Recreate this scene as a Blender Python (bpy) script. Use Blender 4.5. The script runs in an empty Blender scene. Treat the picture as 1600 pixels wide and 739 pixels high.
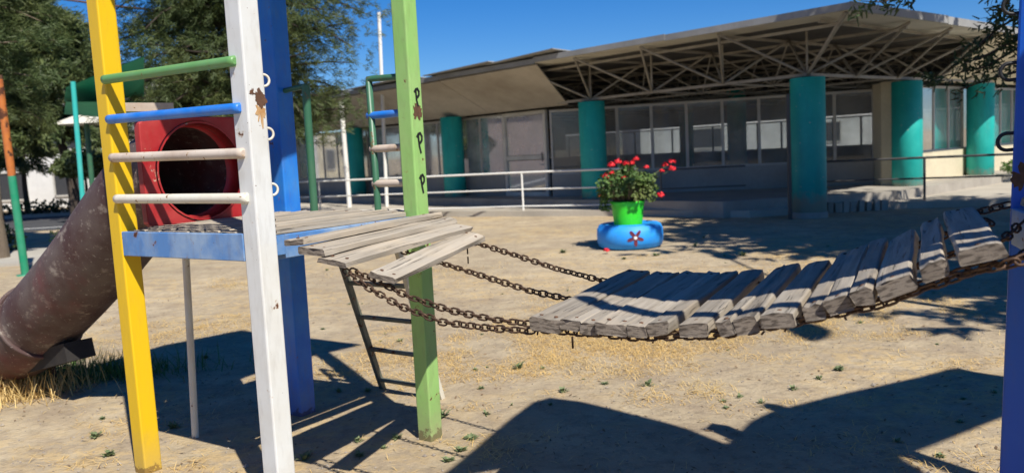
import bpy, math, random
from math import sin, cos, radians, pi, sqrt, atan2
from mathutils import Vector, Matrix, noise
random.seed(7)
S = bpy.context.scene
COL = S.collection

# ---------------------------------------------------------------- camera
FPX, PITCH, ROLL, CH = 1295.5, .1012, -.0529, 1.6
fw = Vector((0, cos(PITCH), -sin(PITCH))); r0 = Vector((1, 0, 0)); u0 = r0.cross(fw)
rt = r0*cos(ROLL)+u0*sin(ROLL); up = -r0*sin(ROLL)+u0*cos(ROLL)
cd = bpy.data.cameras.new('camera'); cam = bpy.data.objects.new('camera', cd); COL.objects.link(cam)
cam.matrix_world = Matrix(((rt.x, up.x, -fw.x, 0), (rt.y, up.y, -fw.y, 0), (rt.z, up.z, -fw.z, CH), (0, 0, 0, 1)))
cd.sensor_width = 36; cd.lens = 36*FPX/1600; cd.clip_start = .05; cd.clip_end = 8000
cd.dof.use_dof = True; cd.dof.focus_distance = 3.6; cd.dof.aperture_fstop = 3.0
S.camera = cam
# ---------------------------------------------------------------- light
EL = radians(50); SL = Vector((-.45, .893, 0)).normalized()          # the way the light travels over the ground
w = bpy.data.worlds.new('World'); S.world = w; w.use_nodes = True
nt = w.node_tree; bg = nt.nodes['Background']
sky = nt.nodes.new('ShaderNodeTexSky'); sky.sky_type = 'NISHITA'; sky.sun_disc = False
sky.sun_elevation = EL; sky.sun_rotation = atan2(-SL.x, -SL.y)
sky.altitude = 300; sky.air_density = 1.0; sky.dust_density = 0; sky.ozone_density = 6.0
hs_ = nt.nodes.new('ShaderNodeHueSaturation'); hs_.inputs['Saturation'].default_value = 1.35
nt.links.new(sky.outputs[0], hs_.inputs['Color']); mx_ = nt.nodes.new('ShaderNodeMix'); mx_.data_type = 'RGBA'; mx_.blend_type = 'MULTIPLY'; mx_.inputs[0].default_value = 1; mx_.inputs[7].default_value = (.88, .975, 1.22, 1); nt.links.new(hs_.outputs[0], mx_.inputs[6]); nt.links.new(mx_.outputs[2], bg.inputs[0]); bg.inputs[1].default_value = .064
sd = bpy.data.lights.new('sun', 'SUN'); sd.energy = 4.9; sd.angle = radians(.55); sd.color = (1, .95, .86)
sun = bpy.data.objects.new('sun', sd); COL.objects.link(sun); sun.location = (0, 0, 30)
sun.rotation_euler = Vector((SL.x*cos(EL), SL.y*cos(EL), -sin(EL))).to_track_quat('-Z', 'Y').to_euler()
vs = S.view_settings; vs.view_transform = 'Standard'; vs.look = 'None'; vs.exposure = .42; vs.gamma = 1; vs.use_curve_mapping = False
S.render.engine = 'CYCLES'

# ---------------------------------------------------------------- picking helper: pixel of the 1600x739 photo at a plane
def ray(px, py): return fw + rt*((px-800)/FPX) - up*((py-369.5)/FPX)
def at_plane(px, py, n, q):
    o = Vector((0, 0, CH)); d = ray(px, py); n = Vector(n); return o + d*((Vector(q)-o).dot(n)/d.dot(n))
def at_z(px, py, z=0): return at_plane(px, py, (0, 0, 1), (0, 0, z))
def at_y(px, py, y): return at_plane(px, py, (0, 1, 0), (0, y, 0))

# ---------------------------------------------------------------- materials
MATS = {}
def nodes(name):
    m = bpy.data.materials.new(name); m.use_nodes = True; MATS[name] = m
    t = m.node_tree; return m, t, t.nodes, t.links, t.nodes['Principled BSDF']
def col4(c): return (c[0], c[1], c[2], 1)
def mixc(t, f, a, b):
    n = t.nodes.new('ShaderNodeMix'); n.data_type = 'RGBA'
    for s, v in ((n.inputs[0], f), (n.inputs[6], a), (n.inputs[7], b)):
        if hasattr(v, 'links'): t.links.new(v, s)
        elif isinstance(v, (int, float)): s.default_value = v
        else: s.default_value = col4(v)
    return n.outputs[2]
def ramp(t, v, a, b, lo=0, hi=1):
    n = t.nodes.new('ShaderNodeMapRange'); n.clamp = True
    t.links.new(v, n.inputs[0]); n.inputs[1].default_value = a; n.inputs[2].default_value = b
    n.inputs[3].default_value = lo; n.inputs[4].default_value = hi; return n.outputs[0]
def noi(t, scale, detail=4, rough=.55, stretch=None, coord='Object', off=None, dist=0):
    tc = t.nodes.new('ShaderNodeTexCoord'); v = tc.outputs[coord]
    mp = t.nodes.new('ShaderNodeMapping'); t.links.new(v, mp.inputs[0])
    if stretch: mp.inputs[3].default_value = stretch
    if off: t.links.new(off, mp.inputs[1])
    n = t.nodes.new('ShaderNodeTexNoise'); t.links.new(mp.outputs[0], n.inputs['Vector'])
    n.inputs['Scale'].default_value = scale; n.inputs['Detail'].default_value = detail; n.inputs['Roughness'].default_value = rough
    n.inputs['Distortion'].default_value = dist
    return n.outputs[0]
def bump(t, b, h, strength=.3, dist=.01):
    n = t.nodes.new('ShaderNodeBump'); n.inputs['Strength'].default_value = strength; n.inputs['Distance'].default_value = dist
    t.links.new(h, n.inputs['Height']); t.links.new(n.outputs[0], b.inputs['Normal'])
def mul(t, a, b, op='MULTIPLY'):
    n = t.nodes.new('ShaderNodeMath'); n.operation = op
    for i, v in enumerate((a, b)):
        if hasattr(v, 'links'): t.links.new(v, n.inputs[i])
        else: n.inputs[i].default_value = v
    return n.outputs[0]

def paint(name, c, worn=None, chips=.66, foot=0, rust=(.12, .035, .012), rough=.42, scale=14, fade=.25, grime=.15):
    m, t, N, L, b = nodes(name)
    worn = worn or tuple(min(1, x*.7+.18) for x in c)
    base = mixc(t, ramp(t, noi(t, 5, 5, .6), .4, .75, 0, fade), c, worn)
    base = mixc(t, ramp(t, noi(t, 30, 4, .6, (1, 1, .25)), .5, .8, 0, grime), base, (.16, .12, .08))
    halo = ramp(t, noi(t, scale, 6, .65), chips-.035, chips, 0, .5)
    base = mixc(t, halo, base, (rust[0]*2.2, rust[1]*3.2, rust[2]*2.5))
    ch = ramp(t, noi(t, scale, 6, .65), chips, chips+.012)
    spk = ramp(t, noi(t, min(scale*7, 120), 2, .5), .755, .78)
    f = mul(t, ch, spk, 'MAXIMUM')
    if foot:
        tz = N.new('ShaderNodeTexCoord'); sz = N.new('ShaderNodeSeparateXYZ'); L.new(tz.outputs['Object'], sz.inputs[0])
        zf = mul(t, sz.outputs[2], mul(t, noi(t, 26, 6, .7), foot), 'SUBTRACT')
        f = mul(t, f, ramp(t, zf, -.13*foot/.4, -.15*foot/.4, 0, .6), 'MAXIMUM')
        base = mixc(t, ramp(t, zf, -.15, .15, .55, 0), base, (.30, .235, .16))
    L.new(mixc(t, f, base, mixc(t, noi(t, 60), rust, (rust[0]*.4, rust[1]*.5, rust[2]*.7))), b.inputs['Base Color'])
    L.new(ramp(t, f, 0, 1, rough, .9), b.inputs['Roughness'])
    hh = mul(t, mul(t, f, -1.), mul(t, noi(t, 90, 3), .25), 'ADD')
    bump(t, b, hh, .35, .002); return m
def matte(name, c1, c2, scale=6, rough=.85, stretch=None, bs=.2, bd=.01, lo=.35, hi=.7, fine=None):
    m, t, N, L, b = nodes(name)
    n1 = noi(t, scale, 6, .6, stretch)
    c = mixc(t, ramp(t, n1, lo, hi), c1, c2)
    n2 = noi(t, fine or scale*9, 5, .65, stretch)
    c = mixc(t, ramp(t, n2, .3, .7, 0, .35), c, tuple(x*.6 for x in c1))
    L.new(c, b.inputs['Base Color']); b.inputs['Roughness'].default_value = rough
    bump(t, b, n2, bs, bd); return m

def wood(name, a=(.425, .375, .305), d=(.24, .205, .16), dark=(.05, .042, .035), axis=0):
    m, t, N, L, b = nodes(name)
    oi = N.new('ShaderNodeObjectInfo'); cx = N.new('ShaderNodeCombineXYZ')
    k = mul(t, oi.outputs['Random'], 37.0); L.new(k, cx.inputs[0]); L.new(k, cx.inputs[1]); L.new(k, cx.inputs[2])
    st = [1, 1, 1]; st[axis] = .05
    g1 = noi(t, 70, 6, .6, st, off=cx.outputs[0], dist=.4); g2 = noi(t, 22, 5, .6, st, off=cx.outputs[0], dist=.8); g3 = noi(t, 5, 4, .6, None, off=cx.outputs[0])
    c = mixc(t, ramp(t, g2, .35, .68), a, d)
    c = mixc(t, ramp(t, g3, .45, .75, 0, .5), c, (a[0]*1.12, a[1]*1.02, a[2]*.88))
    hs = N.new('ShaderNodeHueSaturation'); L.new(c, hs.inputs['Color']); L.new(ramp(t, oi.outputs['Random'], 0, 1, .78, 1.14), hs.inputs['Value'])
    crack = ramp(t, g1, .60, .665); crack2 = ramp(t, g2, .66, .70)
    cr = mul(t, crack, crack2, 'MAXIMUM')
    c = mixc(t, mul(t, cr, .65), hs.outputs[0], dark)
    L.new(c, b.inputs['Base Color']); b.inputs['Roughness'].default_value = .88
    h = mul(t, mul(t, g1, .5), mul(t, cr, -1.0), 'ADD'); bump(t, b, h, .8, .004); return m

M = {}
M['yellow'] = paint('yellow_paint', (.74, .47, .006), (.76, .49, .02), .71, .2, fade=.15, grime=.12)
M['white'] = paint('white_paint', (.68, .69, .67), (.56, .53, .46), .68, .15, rust=(.16, .06, .025), scale=9, fade=.55, grime=.22)
M['green'] = paint('light_green_paint', (.27, .50, .14), (.36, .52, .20), .67, .3, rust=(.13, .035, .02), fade=.6, grime=.3)
M['blue'] = paint('blue_paint', (.010, .165, .64), (.05, .26, .66), .70, .2, fade=.8, grime=.25)
M['deepblue'] = paint('deep_blue_paint', (.003, .085, .50), (.006, .13, .55), .71, .2, fade=.3, grime=.1)
M['beam_blue'] = paint('faded_blue_paint', (.08, .22, .50), (.36, .46, .56), .64, fade=.9, scale=11, grime=.35)
M['rung_green'] = paint('rung_green_paint', (.12, .30, .09), None, .68)
M['rung_blue'] = paint('rung_blue_paint', (.012, .17, .62), (.35, .5, .75), .70)
M['rung_cream'] = paint('rung_cream_paint', (.58, .50, .42), (.36, .25, .18), .645, rust=(.26, .12, .06), scale=26, fade=.7, rough=.6)
M['rung_white'] = paint('rung_white_paint', (.70, .68, .58), (.6, .5, .38), .65, rust=(.26, .12, .06), scale=26, fade=.6)
M['dkgreen'] = paint('dark_green_paint', (.035, .13, .07), (.09, .2, .12), .64, fade=.4)
M['ladder'] = paint('worn_ladder_paint', (.11, .12, .09), (.25, .24, .19), .6, fade=.7, rough=.6)
M['red'] = paint('red_slide_paint', (.36, .010, .014), (.52, .09, .08), .69, rust=(.45, .30, .26), scale=6, fade=.55, grime=.15, rough=.5)
M['rust'] = matte('rusty_steel', (.15, .07, .035), (.06, .03, .018), 30, .85, bs=.5, bd=.003)
M['chain'] = matte('rusty_chain_steel', (.13, .075, .045), (.05, .03, .02), 60, .62, bs=.4, bd=.001)
MATS['rusty_chain_steel'].node_tree.nodes['Principled BSDF'].inputs['Metallic'].default_value = .55
M['wood'] = wood('weathered_wood')
M['wood_end'] = matte('split_end_grain', (.30, .25, .20), (.09, .07, .055), 75, .95, (1, .35, 1.6), bs=1.0, bd=.006, lo=.46, hi=.58)
M['teal'] = paint('teal_column_paint', (.0, .36, .32), (.02, .42, .37), .80, fade=.5, grime=.18, rough=.5, scale=3)
m, t, N, L, b = nodes('worn_teal_plaster')
c = mixc(t, ramp(t, noi(t, 2.2, 5, .6), .4, .7), (.0, .35, .315), (.015, .42, .37))
c = mixc(t, ramp(t, noi(t, 9, 5, .65, (1, 1, .12)), .52, .72, 0, .45), c, (.02, .20, .18))
c = mixc(t, ramp(t, noi(t, 12, 5, .7), .66, .69, 0, .8), c, (.46, .47, .42))
tcz = N.new('ShaderNodeTexCoord'); sx = N.new('ShaderNodeSeparateXYZ'); L.new(tcz.outputs['Object'], sx.inputs[0])
zz = mul(t, sx.outputs[2], mul(t, noi(t, 7, 4, .6), .5), 'SUBTRACT')
c = mixc(t, ramp(t, zz, .05, .28, .75, 0), c, (.30, .25, .19))
L.new(c, b.inputs['Base Color']); b.inputs['Roughness'].default_value = .6; bump(t, b, noi(t, 25, 5, .7), .25, .01); M['teal'] = m
M['concrete'] = matte('concrete', (.42, .38, .32), (.28, .25, .21), 1.5, .9, bs=.3, bd=.02, fine=25)
M['slab'] = matte('worn_concrete_slab', (.50, .45, .37), (.36, .32, .26), .7, .9, bs=.3, bd=.02, fine=18)
M['cream'] = matte('cream_wall_paint', (.68, .60, .42), (.55, .48, .34), .9, .8, bs=.12, bd=.01, fine=14)
M['greywall'] = matte('grey_wall_paint', (.36, .35, .32), (.27, .26, .24), .9, .8, bs=.12, bd=.01, fine=14)
M['soffit'] = matte('stained_soffit', (.50, .45, .37), (.30, .255, .195), .6, .85, (1, 1, 1.5), bs=.25, bd=.03, lo=.42, hi=.75, fine=5)
M['roofpanel'] = matte('pale_roof_panel', (.70, .67, .56), (.54, .50, .41), .8, .75, bs=.1, bd=.01, fine=9)
M['roofdark'] = matte('dark_roof_deck', (.09, .082, .07), (.045, .04, .035), 1, .9)
M['fascia'] = matte('grey_metal_fascia', (.36, .36, .35), (.24, .235, .22), 1.2, .6, bs=.1, bd=.01, fine=12)
M['steel'] = matte('painted_truss_steel', (.40, .365, .30), (.24, .21, .165), 3, .6, bs=.1)
M['alu'] = matte('aluminium_frame', (.55, .53, .48), (.42, .40, .36), 3, .5, bs=.05)
M['doorframe'] = matte('white_door_frame', (.72, .70, .62), (.58, .55, .48), 3, .55, bs=.05)
M['darkfloor'] = matte('dark_tile_floor', (.09, .085, .08), (.06, .055, .05), 1, .5)
M['whiterail'] = paint('white_rail_paint', (.78, .77, .72), None, .72, rough=.5)
M['darkrail'] = paint('dark_rail_paint', (.055, .055, .055), (.11, .10, .09), .72)
M['tyre'] = paint('blue_tyre_paint', (.015, .30, .86), (.05, .36, .84), .78, rust=(.03, .03, .035), fade=.6, rough=.55, scale=9)
M['pot'] = matte('bright_green_pot', (.04, .78, .03), (.06, .68, .05), 3, .45, bs=.05)
M['star'] = matte('purple_red_paint', (.15, .015, .03), (.11, .02, .05), 20, .6)
M['starw'] = matte('white_dot_paint', (.8, .8, .8), (.7, .7, .7), 20, .6)
M['red_flower'] = matte('red_petals', (.78, .015, .02), (.62, .01, .03), 30, .6)
M['orange_flower'] = matte('orange_petals', (.72, .16, .03), (.6, .2, .04), 30, .6)
M['bark'] = matte('grey_brown_bark', (.24, .185, .13), (.12, .09, .065), 4, .95, (1, 1, .25), bs=.8, bd=.03)
M['darkbark'] = matte('dark_bark', (.075, .055, .04), (.035, .028, .022), 4, .95, (1, 1, .25), bs=.8, bd=.03)
M['asphalt'] = matte('street_asphalt', (.065, .065, .068), (.05, .05, .052), .8, .85, bs=.2)
M['roadwhite'] = matte('white_road_paint', (.65, .65, .62), (.45, .45, .43), 3, .7)
M['sidewalk'] = matte('pale_paving', (.46, .43, .37), (.36, .33, .28), .8, .9, bs=.2, fine=10)
M['whitehouse'] = matte('white_plaster', (.72, .71, .68), (.58, .57, .54), .5, .85, bs=.05)
M['houseglass'] = matte('dark_window', (.04, .045, .05), (.06, .06, .065), .5, .25, bs=0)
M['tile'] = matte('clay_roof', (.38, .17, .11), (.28, .12, .08), 1.5, .85)
M['hill'] = matte('dusty_hill', (.24, .22, .21), (.17, .18, .16), .01, .95, bs=0)
M['polegreen'] = paint('pole_green_paint', (.01, .24, .12), None, .75)
M['poleorange'] = paint('rust_orange_paint', (.50, .16, .03), (.28, .07, .03), .55, scale=6, fade=.8)
M['poleteal'] = paint('pole_teal_paint', (.03, .42, .38), None, .76)
M['sail'] = matte('green_shade_cloth', (.03, .26, .17), (.04, .30, .19), 2, .8, bs=.05)
M['black'] = matte('black_marker', (.012, .012, .012), (.02, .02, .02), 20, .5)
M['rock'] = matte('grey_stone', (.14, .13, .12), (.22, .20, .17), 8, .9)
M['overhead_board'] = matte('overhead_sheet', (.3, .3, .32), (.2, .2, .22), 4, .6)
M['blackrubber'] = matte('dark_steel_tray', (.015, .013, .012), (.03, .025, .022), 10, .8)

def leafmat(name, c1, c2, c3, trans=.25):
    m, t, N, L, b = nodes(name)
    oi = N.new('ShaderNodeNewGeometry')
    c = mixc(t, ramp(t, oi.outputs['Random Per Island'], 0, 1), c1, c2)
    c = mixc(t, ramp(t, noi(t, 1.1, 3), .48, .66, 0, .75), c, c3)
    L.new(c, b.inputs['Base Color']); b.inputs['Roughness'].default_value = .6
    tr = N.new('ShaderNodeBsdfTranslucent'); L.new(c, tr.inputs[0])
    mx = N.new('ShaderNodeMixShader'); mx.inputs[0].default_value = trans
    L.new(b.outputs[0], mx.inputs[1]); L.new(tr.outputs[0], mx.inputs[2])
    L.new(mx.outputs[0], N['Material Output'].inputs[0]); return m
M['pine'] = leafmat('conifer_needles', (.105, .145, .045), (.05, .078, .026), (.165, .185, .055), .25)
M['broad'] = leafmat('dark_leaves', (.05, .085, .025), (.03, .05, .015), (.08, .11, .03))
M['hedge'] = leafmat('hedge_leaves', (.12, .22, .04), (.07, .14, .025), (.16, .24, .05))
M['geran'] = leafmat('geranium_leaves', (.10, .19, .035), (.055, .11, .025), (.22, .24, .07))
M['weed'] = leafmat('weed_leaves', (.24, .29, .14), (.14, .19, .08), (.3, .32, .16))
M['straw'] = leafmat('dry_straw', (.78, .54, .20), (.58, .40, .15), (.66, .50, .22), .15)

# slide shell: dusty dark red-brown plastic, pale scuffs scattered at random
m, t, N, L, b = nodes('worn_slide_shell')
c = mixc(t, ramp(t, noi(t, 3.5, 6, .6), .38, .66), (.060, .026, .024), (.115, .085, .075))
c = mixc(t, ramp(t, noi(t, 6, 7, .75, (1, 1, 1.6)), .55, .66, 0, .75), c, (.30, .25, .205))
c = mixc(t, ramp(t, noi(t, 2.2, 5, .6), .52, .66, 0, .65), c, (.13, .028, .03))
c = mixc(t, ramp(t, noi(t, 34, 4, .7), .62, .68, 0, .6), c, (.40, .36, .31))
L.new(c, b.inputs['Base Color']); b.inputs['Roughness'].default_value = .7; bump(t, b, noi(t, 40, 5, .7), .35, .004)
M['slide'] = m
# glass
def glass(name, tint, dirt, dc=(.30, .28, .24)):
    m, t, N, L, b = nodes(name)
    N.remove(b)
    tr = N.new('ShaderNodeBsdfTransparent'); tr.inputs[0].default_value = col4(tint)
    gl = N.new('ShaderNodeBsdfGlossy'); gl.inputs[1].default_value = .04; gl.inputs[0].default_value = (.85, .88, .9, 1)
    df = N.new('ShaderNodeBsdfDiffuse'); df.inputs[0].default_value = col4(dc)
    fr = N.new('ShaderNodeFresnel'); fr.inputs[0].default_value = 1.5
    m1 = N.new('ShaderNodeMixShader'); L.new(mul(t, fr.outputs[0], .8), m1.inputs[0]); L.new(tr.outputs[0], m1.inputs[1]); L.new(gl.outputs[0], m1.inputs[2])
    m2 = N.new('ShaderNodeMixShader'); L.new(ramp(t, noi(t, 1.6, 6, .65), .35, .75, dirt*.5, dirt*1.7), m2.inputs[0])
    L.new(m1.outputs[0], m2.inputs[1]); L.new(df.outputs[0], m2.inputs[2])
    L.new(m2.outputs[0], N['Material Output'].inputs[0]); return m
M['glass'] = glass('dusty_window_glass', (.80, .82, .82), .20, (.55, .53, .50))
M['milk'] = glass('dirty_left_glass', (.66, .67, .68), .45, (.58, .56, .54))
M['backglass'] = glass('back_window_glass', (.82, .84, .84), .05)

# ground: dry dirt with straw coloured patches and darker scuffs
m, t, N, L, b = nodes('dry_dirt')
big = noi(t, .35, 5, .6); mid = noi(t, 2.4, 6, .65); fine = noi(t, 26, 6, .7); grit = noi(t, 140, 3, .6)
c = mixc(t, ramp(t, big, .35, .65), (.375, .305, .205), (.52, .425, .285))
c = mixc(t, ramp(t, mid, .40, .66, 0, .8), c, (.31, .24, .165))
c = mixc(t, ramp(t, noi(t, 9, 6, .75), .52, .62, 0, .5), c, (.22, .175, .125))
c = mixc(t, ramp(t, noi(t, 1.1, 6, .7, dist=.6), .54, .66, 0, .45), c, (.24, .185, .13))
straw = mul(t, ramp(t, noi(t, .55, 4, .6), .47, .60), ramp(t, noi(t, 7, 6, .75), .46, .56))
tc_g = N.new('ShaderNodeTexCoord'); mpg = N.new('ShaderNodeMapping'); L.new(tc_g.outputs['Object'], mpg.inputs[0])
vmg = N.new('ShaderNodeVectorMath'); vmg.operation = 'LENGTH'; mpg.inputs[1].default_value = (-1.9/2.9, -7.0/1.7, 0); mpg.inputs[3].default_value = (1/2.9, 1/1.7, 0); L.new(mpg.outputs[0], vmg.inputs[0])
patch = mul(t, ramp(t, vmg.outputs['Value'], .3, 1.3, 1, 0), ramp(t, noi(t, 3.5, 6, .7), .42, .58))
c = mixc(t, mul(t, mul(t, straw, .4), mul(t, patch, .62), 'MAXIMUM'), c, (.62, .43, .175))
c = mixc(t, ramp(t, fine, .56, .72, 0, .55), c, (.20, .16, .115))
c = mixc(t, ramp(t, grit, .62, .7, 0, .4), c, (.6, .52, .42))
L.new(c, b.inputs['Base Color']); b.inputs['Roughness'].default_value = .95; b.inputs['Specular IOR Level'].default_value = .15
h = mul(t, mul(t, mid, 1.0), mul(t, fine, .35), 'ADD'); h = mul(t, h, mul(t, grit, .08), 'ADD')
h = mul(t, h, mul(t, noi(t, 7, 5, .6), .8), 'ADD'); bump(t, b, h, .75, .04); M['dirt'] = m

# ---------------------------------------------------------------- mesh helpers
WM = {}
def props(o, label=None, cat=None, group=None, kind=None):
    if label: o['label'] = label
    if cat: o['category'] = cat
    if group: o['group'] = group
    if kind: o['kind'] = kind
    return o
def thing(name, label, cat, loc=(0, 0, 0), group=None):
    o = bpy.data.objects.new(name, None); COL.objects.link(o); o.empty_display_size = .2
    o.location = loc; WM[o] = Matrix.Translation(Vector(loc)); return props(o, label, cat, group)
class MB:
    def __init__(s): s.v = []; s.f = []; s.mi = []; s.sm = []
    def add(s, vs, fs, mi=0, smooth=False):
        k = len(s.v); s.v += [tuple(v) for v in vs]
        for f in fs: s.f.append(tuple(i+k for i in f)); s.mi.append(mi); s.sm.append(smooth)
        return s
    def box(s, c, ax, ay, az, hx, hy, hz, mi=0):
        c = Vector(c); ax = Vector(ax)*hx; ay = Vector(ay)*hy; az = Vector(az)*hz
        vs = [c+ax*i+ay*j+az*k for k in (-1, 1) for j in (-1, 1) for i in (-1, 1)]
        return s.add(vs, [(0, 2, 3, 1), (4, 5, 7, 6), (0, 1, 5, 4), (2, 6, 7, 3), (0, 4, 6, 2), (1, 3, 7, 5)], mi)
    def bar(s, a, b, wd, ht=None, upv=(0, 0, 1), mi=0):
        a = Vector(a); b = Vector(b); d = (b-a); L = d.length; d.normalize(); sx = d.cross(Vector(upv))
        if sx.length < 1e-4: sx = d.cross(Vector((1, 0, 0)))
        sx.normalize(); uy = sx.cross(d)
        return s.box((a+b)/2, d, sx, uy, L/2, wd/2, (ht or wd)/2, mi)
    def tube(s, pts, r, n=12, closed=False, caps=True, mi=0):
        pts = [Vector(p) for p in pts]; rs = r if isinstance(r, (list, tuple)) else [r]*len(pts)
        m_ = len(pts); rings = []; pu = None
        for i, p in enumerate(pts):
            if closed: d = pts[(i+1) % m_]-pts[i-1]
            else: d = pts[min(i+1, m_-1)]-pts[max(i-1, 0)]
            d.normalize()
            if pu is None:
                pu = d.cross(Vector((0, 0, 1)))
                if pu.length < .05: pu = d.cross(Vector((1, 0, 0)))
            pu = (pu-d*pu.dot(d)).normalized(); pv = d.cross(pu)
            rings.append([p+(pu*cos(2*pi*k/n)+pv*sin(2*pi*k/n))*rs[i] for k in range(n)])
        vs = [v for q in rings for v in q]; fs = []
        for i in range(m_ if closed else m_-1):
            j = (i+1) % m_
            for k in range(n): fs.append((i*n+k, i*n+(k+1) % n, j*n+(k+1) % n, j*n+k))
        s.add(vs, fs, mi, True)
        if caps and not closed:
            s.add(rings[0], [tuple(range(n))[::-1]], mi); s.add(rings[-1], [tuple(range(n))], mi)
        return s
    def lathe(s, c, prof, n=32, mi=0, smooth=True, squash=1):
        c = Vector(c); vs = []; fs = []
        for r, z in prof:
            vs += [c+Vector((r*cos(2*pi*k/n), r*sin(2*pi*k/n)*squash, z)) for k in range(n)]
        for i in range(len(prof)-1):
            for k in range(n): fs.append((i*n+k, i*n+(k+1) % n, (i+1)*n+(k+1) % n, (i+1)*n+k))
        return s.add(vs, fs, mi, smooth)
    def prism(s, poly, z0, z1, mi=0):
        n = len(poly); A = sum(poly[i][0]*poly[(i+1) % n][1]-poly[(i+1) % n][0]*poly[i][1] for i in range(n))
        if A < 0: poly = poly[::-1]
        vs = [(x, y, z0) for x, y in poly]+[(x, y, z1) for x, y in poly]
        fs = [tuple(range(n))[::-1], tuple(range(n, 2*n))]+[(i, (i+1) % n, (i+1) % n+n, i+n) for i in range(n)]
        return s.add(vs, fs, mi)
    def slab(s, pts, nrm, th, mi=0):          # thick polygon in space
        pts = [Vector(p) for p in pts]; q = [p+Vector(nrm)*th for p in pts]; n = len(pts)
        return s.add(pts+q, [tuple(range(n))[::-1], tuple(range(n, 2*n))]+[(i, (i+1) % n, (i+1) % n+n, i+n) for i in range(n)], mi)
    def build(s, name, mats, parent=None, F=None, bevel=0, label=None, fixn=False):
        """F: world frame the vertices are given in; None = world coordinates"""
        if F is None:
            if parent is None:
                n = len(s.v); xs = [v[0] for v in s.v]; ys = [v[1] for v in s.v]; zs = [v[2] for v in s.v]
                o0 = Vector(((min(xs)+max(xs))/2, (min(ys)+max(ys))/2, min(zs)))
            else: o0 = WM[parent].translation if parent in WM else Vector()
            F = Matrix.Translation(o0); vs = [(v[0]-o0.x, v[1]-o0.y, v[2]-o0.z) for v in s.v]
        else: vs = s.v
        me = bpy.data.meshes.new(name); me.from_pydata(vs, [], s.f)
        if not isinstance(mats, (list, tuple)): mats = [mats]
        for q in mats: me.materials.append(q)
        me.polygons.foreach_set('material_index', s.mi); me.polygons.foreach_set('use_smooth', s.sm); me.update()
        o = bpy.data.objects.new(name, me); COL.objects.link(o); WM[o] = F.copy()
        if parent is not None:
            o.parent = parent; o.matrix_local = WM[parent].inverted() @ F
        else: o.matrix_world = F
        if bevel:
            bm = o.modifiers.new('bevel', 'BEVEL'); bm.width = bevel; bm.segments = 2; bm.limit_method = 'ANGLE'; bm.angle_limit = radians(40)
        if label: o['label'] = label
        return o
def copy_tree(o, parent=None):
    c = o.copy(); COL.objects.link(c)
    if parent is not None: c.parent = parent; c.matrix_local = o.matrix_local
    for ch in [x for x in bpy.data.objects if x.parent == o]: copy_tree(ch, c)
    return c

# ================================================================ SETTING
def gz(x, y):
    d = sqrt(x*x+y*y)
    if d > 16: return 0
    k = 1 if d < 12 else (16-d)/4
    return k*(noise.noise((x*.9, y*.9, 3))*.012+noise.noise((x*3, y*3, 7))*.006)
g = MB()
xs = [-3000, -400, -90, -40, -22]+[-16+.16*i for i in range(201)]+[22, 40, 90, 400, 3000]
ys = [-400, -60, -20, -8]+[-4+.16*i for i in range(126)]+[19, 26, 40, 90, 400, 3000]
g.add([(x, y, gz(x, y)) for y in ys for x in xs], [(j*len(xs)+i, j*len(xs)+i+1, (j+1)*len(xs)+i+1, (j+1)*len(xs)+i) for j in range(len(ys)-1) for i in range(len(xs)-1)], 0, True)
props(g.build('ground', M['dirt']), kind='structure')
# street and pavement at the left
def sheet(name, pts, z0, z1, mat): o = MB().prism(pts, z0, z1).build(name, mat); props(o, kind='structure'); return o
sheet('road', [(-60, 21.2), (-15.3, 24.6), (-9.5, 25.4), (-10.5, 33.5), (-60, 31)], -.1, .012, M['asphalt'])
sheet('road_marking', [(-60, 23.0), (-14.6, 25.9), (-9.7, 26.6), (-9.7, 26.76), (-14.6, 26.06), (-60, 23.16)], .0, .018, M['roadwhite'])
sheet('pavement', [(-40, 14.4), (-7.6, 15.2), (-5.2, 16.6), (-6.2, 18.3), (-40, 17.4)], -.1, .05, M['sidewalk'])
sheet('far_pavement', [(-60, 31.1), (-10.5, 33.6), (-11, 37), (-60, 34.5)], -.1, .13, M['sidewalk'])
# hills
h = MB(); pr = []
for i in range(60):
    x = -1900+i*60; hh = 46+34*noise.noise((i*.17, 1, 0))+14*noise.noise((i*.6, 5, 0))
    pr.append((x, hh))
h.add([(x, 1500, -5) for x, _ in pr]+[(x, 1750, q) for x, q in pr]+[(x, 2300, q*.6) for x, q in pr], [(i, i+1, i+61, i+60) for i in range(59)]+[(60+i, 61+i, 121+i, 120+i) for i in range(59)], 0, True)
props(h.build('hills', M['hill']), kind='structure')

# ---------------------------------------------------------------- building
PH = .7107; C0 = Vector((5.9432, 16.4476, 0)); DD = Vector((-sin(PH), cos(PH), 0)); GG = Vector((cos(PH), sin(PH), 0)); Z = Vector((0, 0, 1))
def BL(d, g_, z): return C0+DD*d+GG*g_+Z*z
slab_low = [(-14, 33.5), (-7.25, 27.0), (-1.67, 21.75), (2.35, 19.2), (4.9, 17.0), (6.9, 17.35), (8.6, 17.05), (12.5, 15.6), (22, 13), (34, 22), (20, 45), (-8, 55)]
sheet('walkway', slab_low, -.2, .14, M['slab'])
def P2(d, g_): p = BL(d, g_, 0); return (p.x, p.y)
sheet('raised_platform', [P2(44, -.62), P2(1.6, -.62), P2(-.62, 2.6), P2(-.62, 30), P2(10, 32), P2(44, 18)], -.1, .34, M['concrete'])
bld = thing('glass_hall', 'low modern hall with exposed steel roof truss, teal columns and dusty windows behind the playground', 'building', BL(0, 0, 0))
def col_(P, z0, z1, r=.33):
    c = MB().lathe((P.x, P.y, 0), [(r-.012, z0), (r, z0+.012), (r, z1-.012), (r-.012, z1), (.001, z1+.001)], 40)
    return c.build('column', M['teal'], bld)
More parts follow.
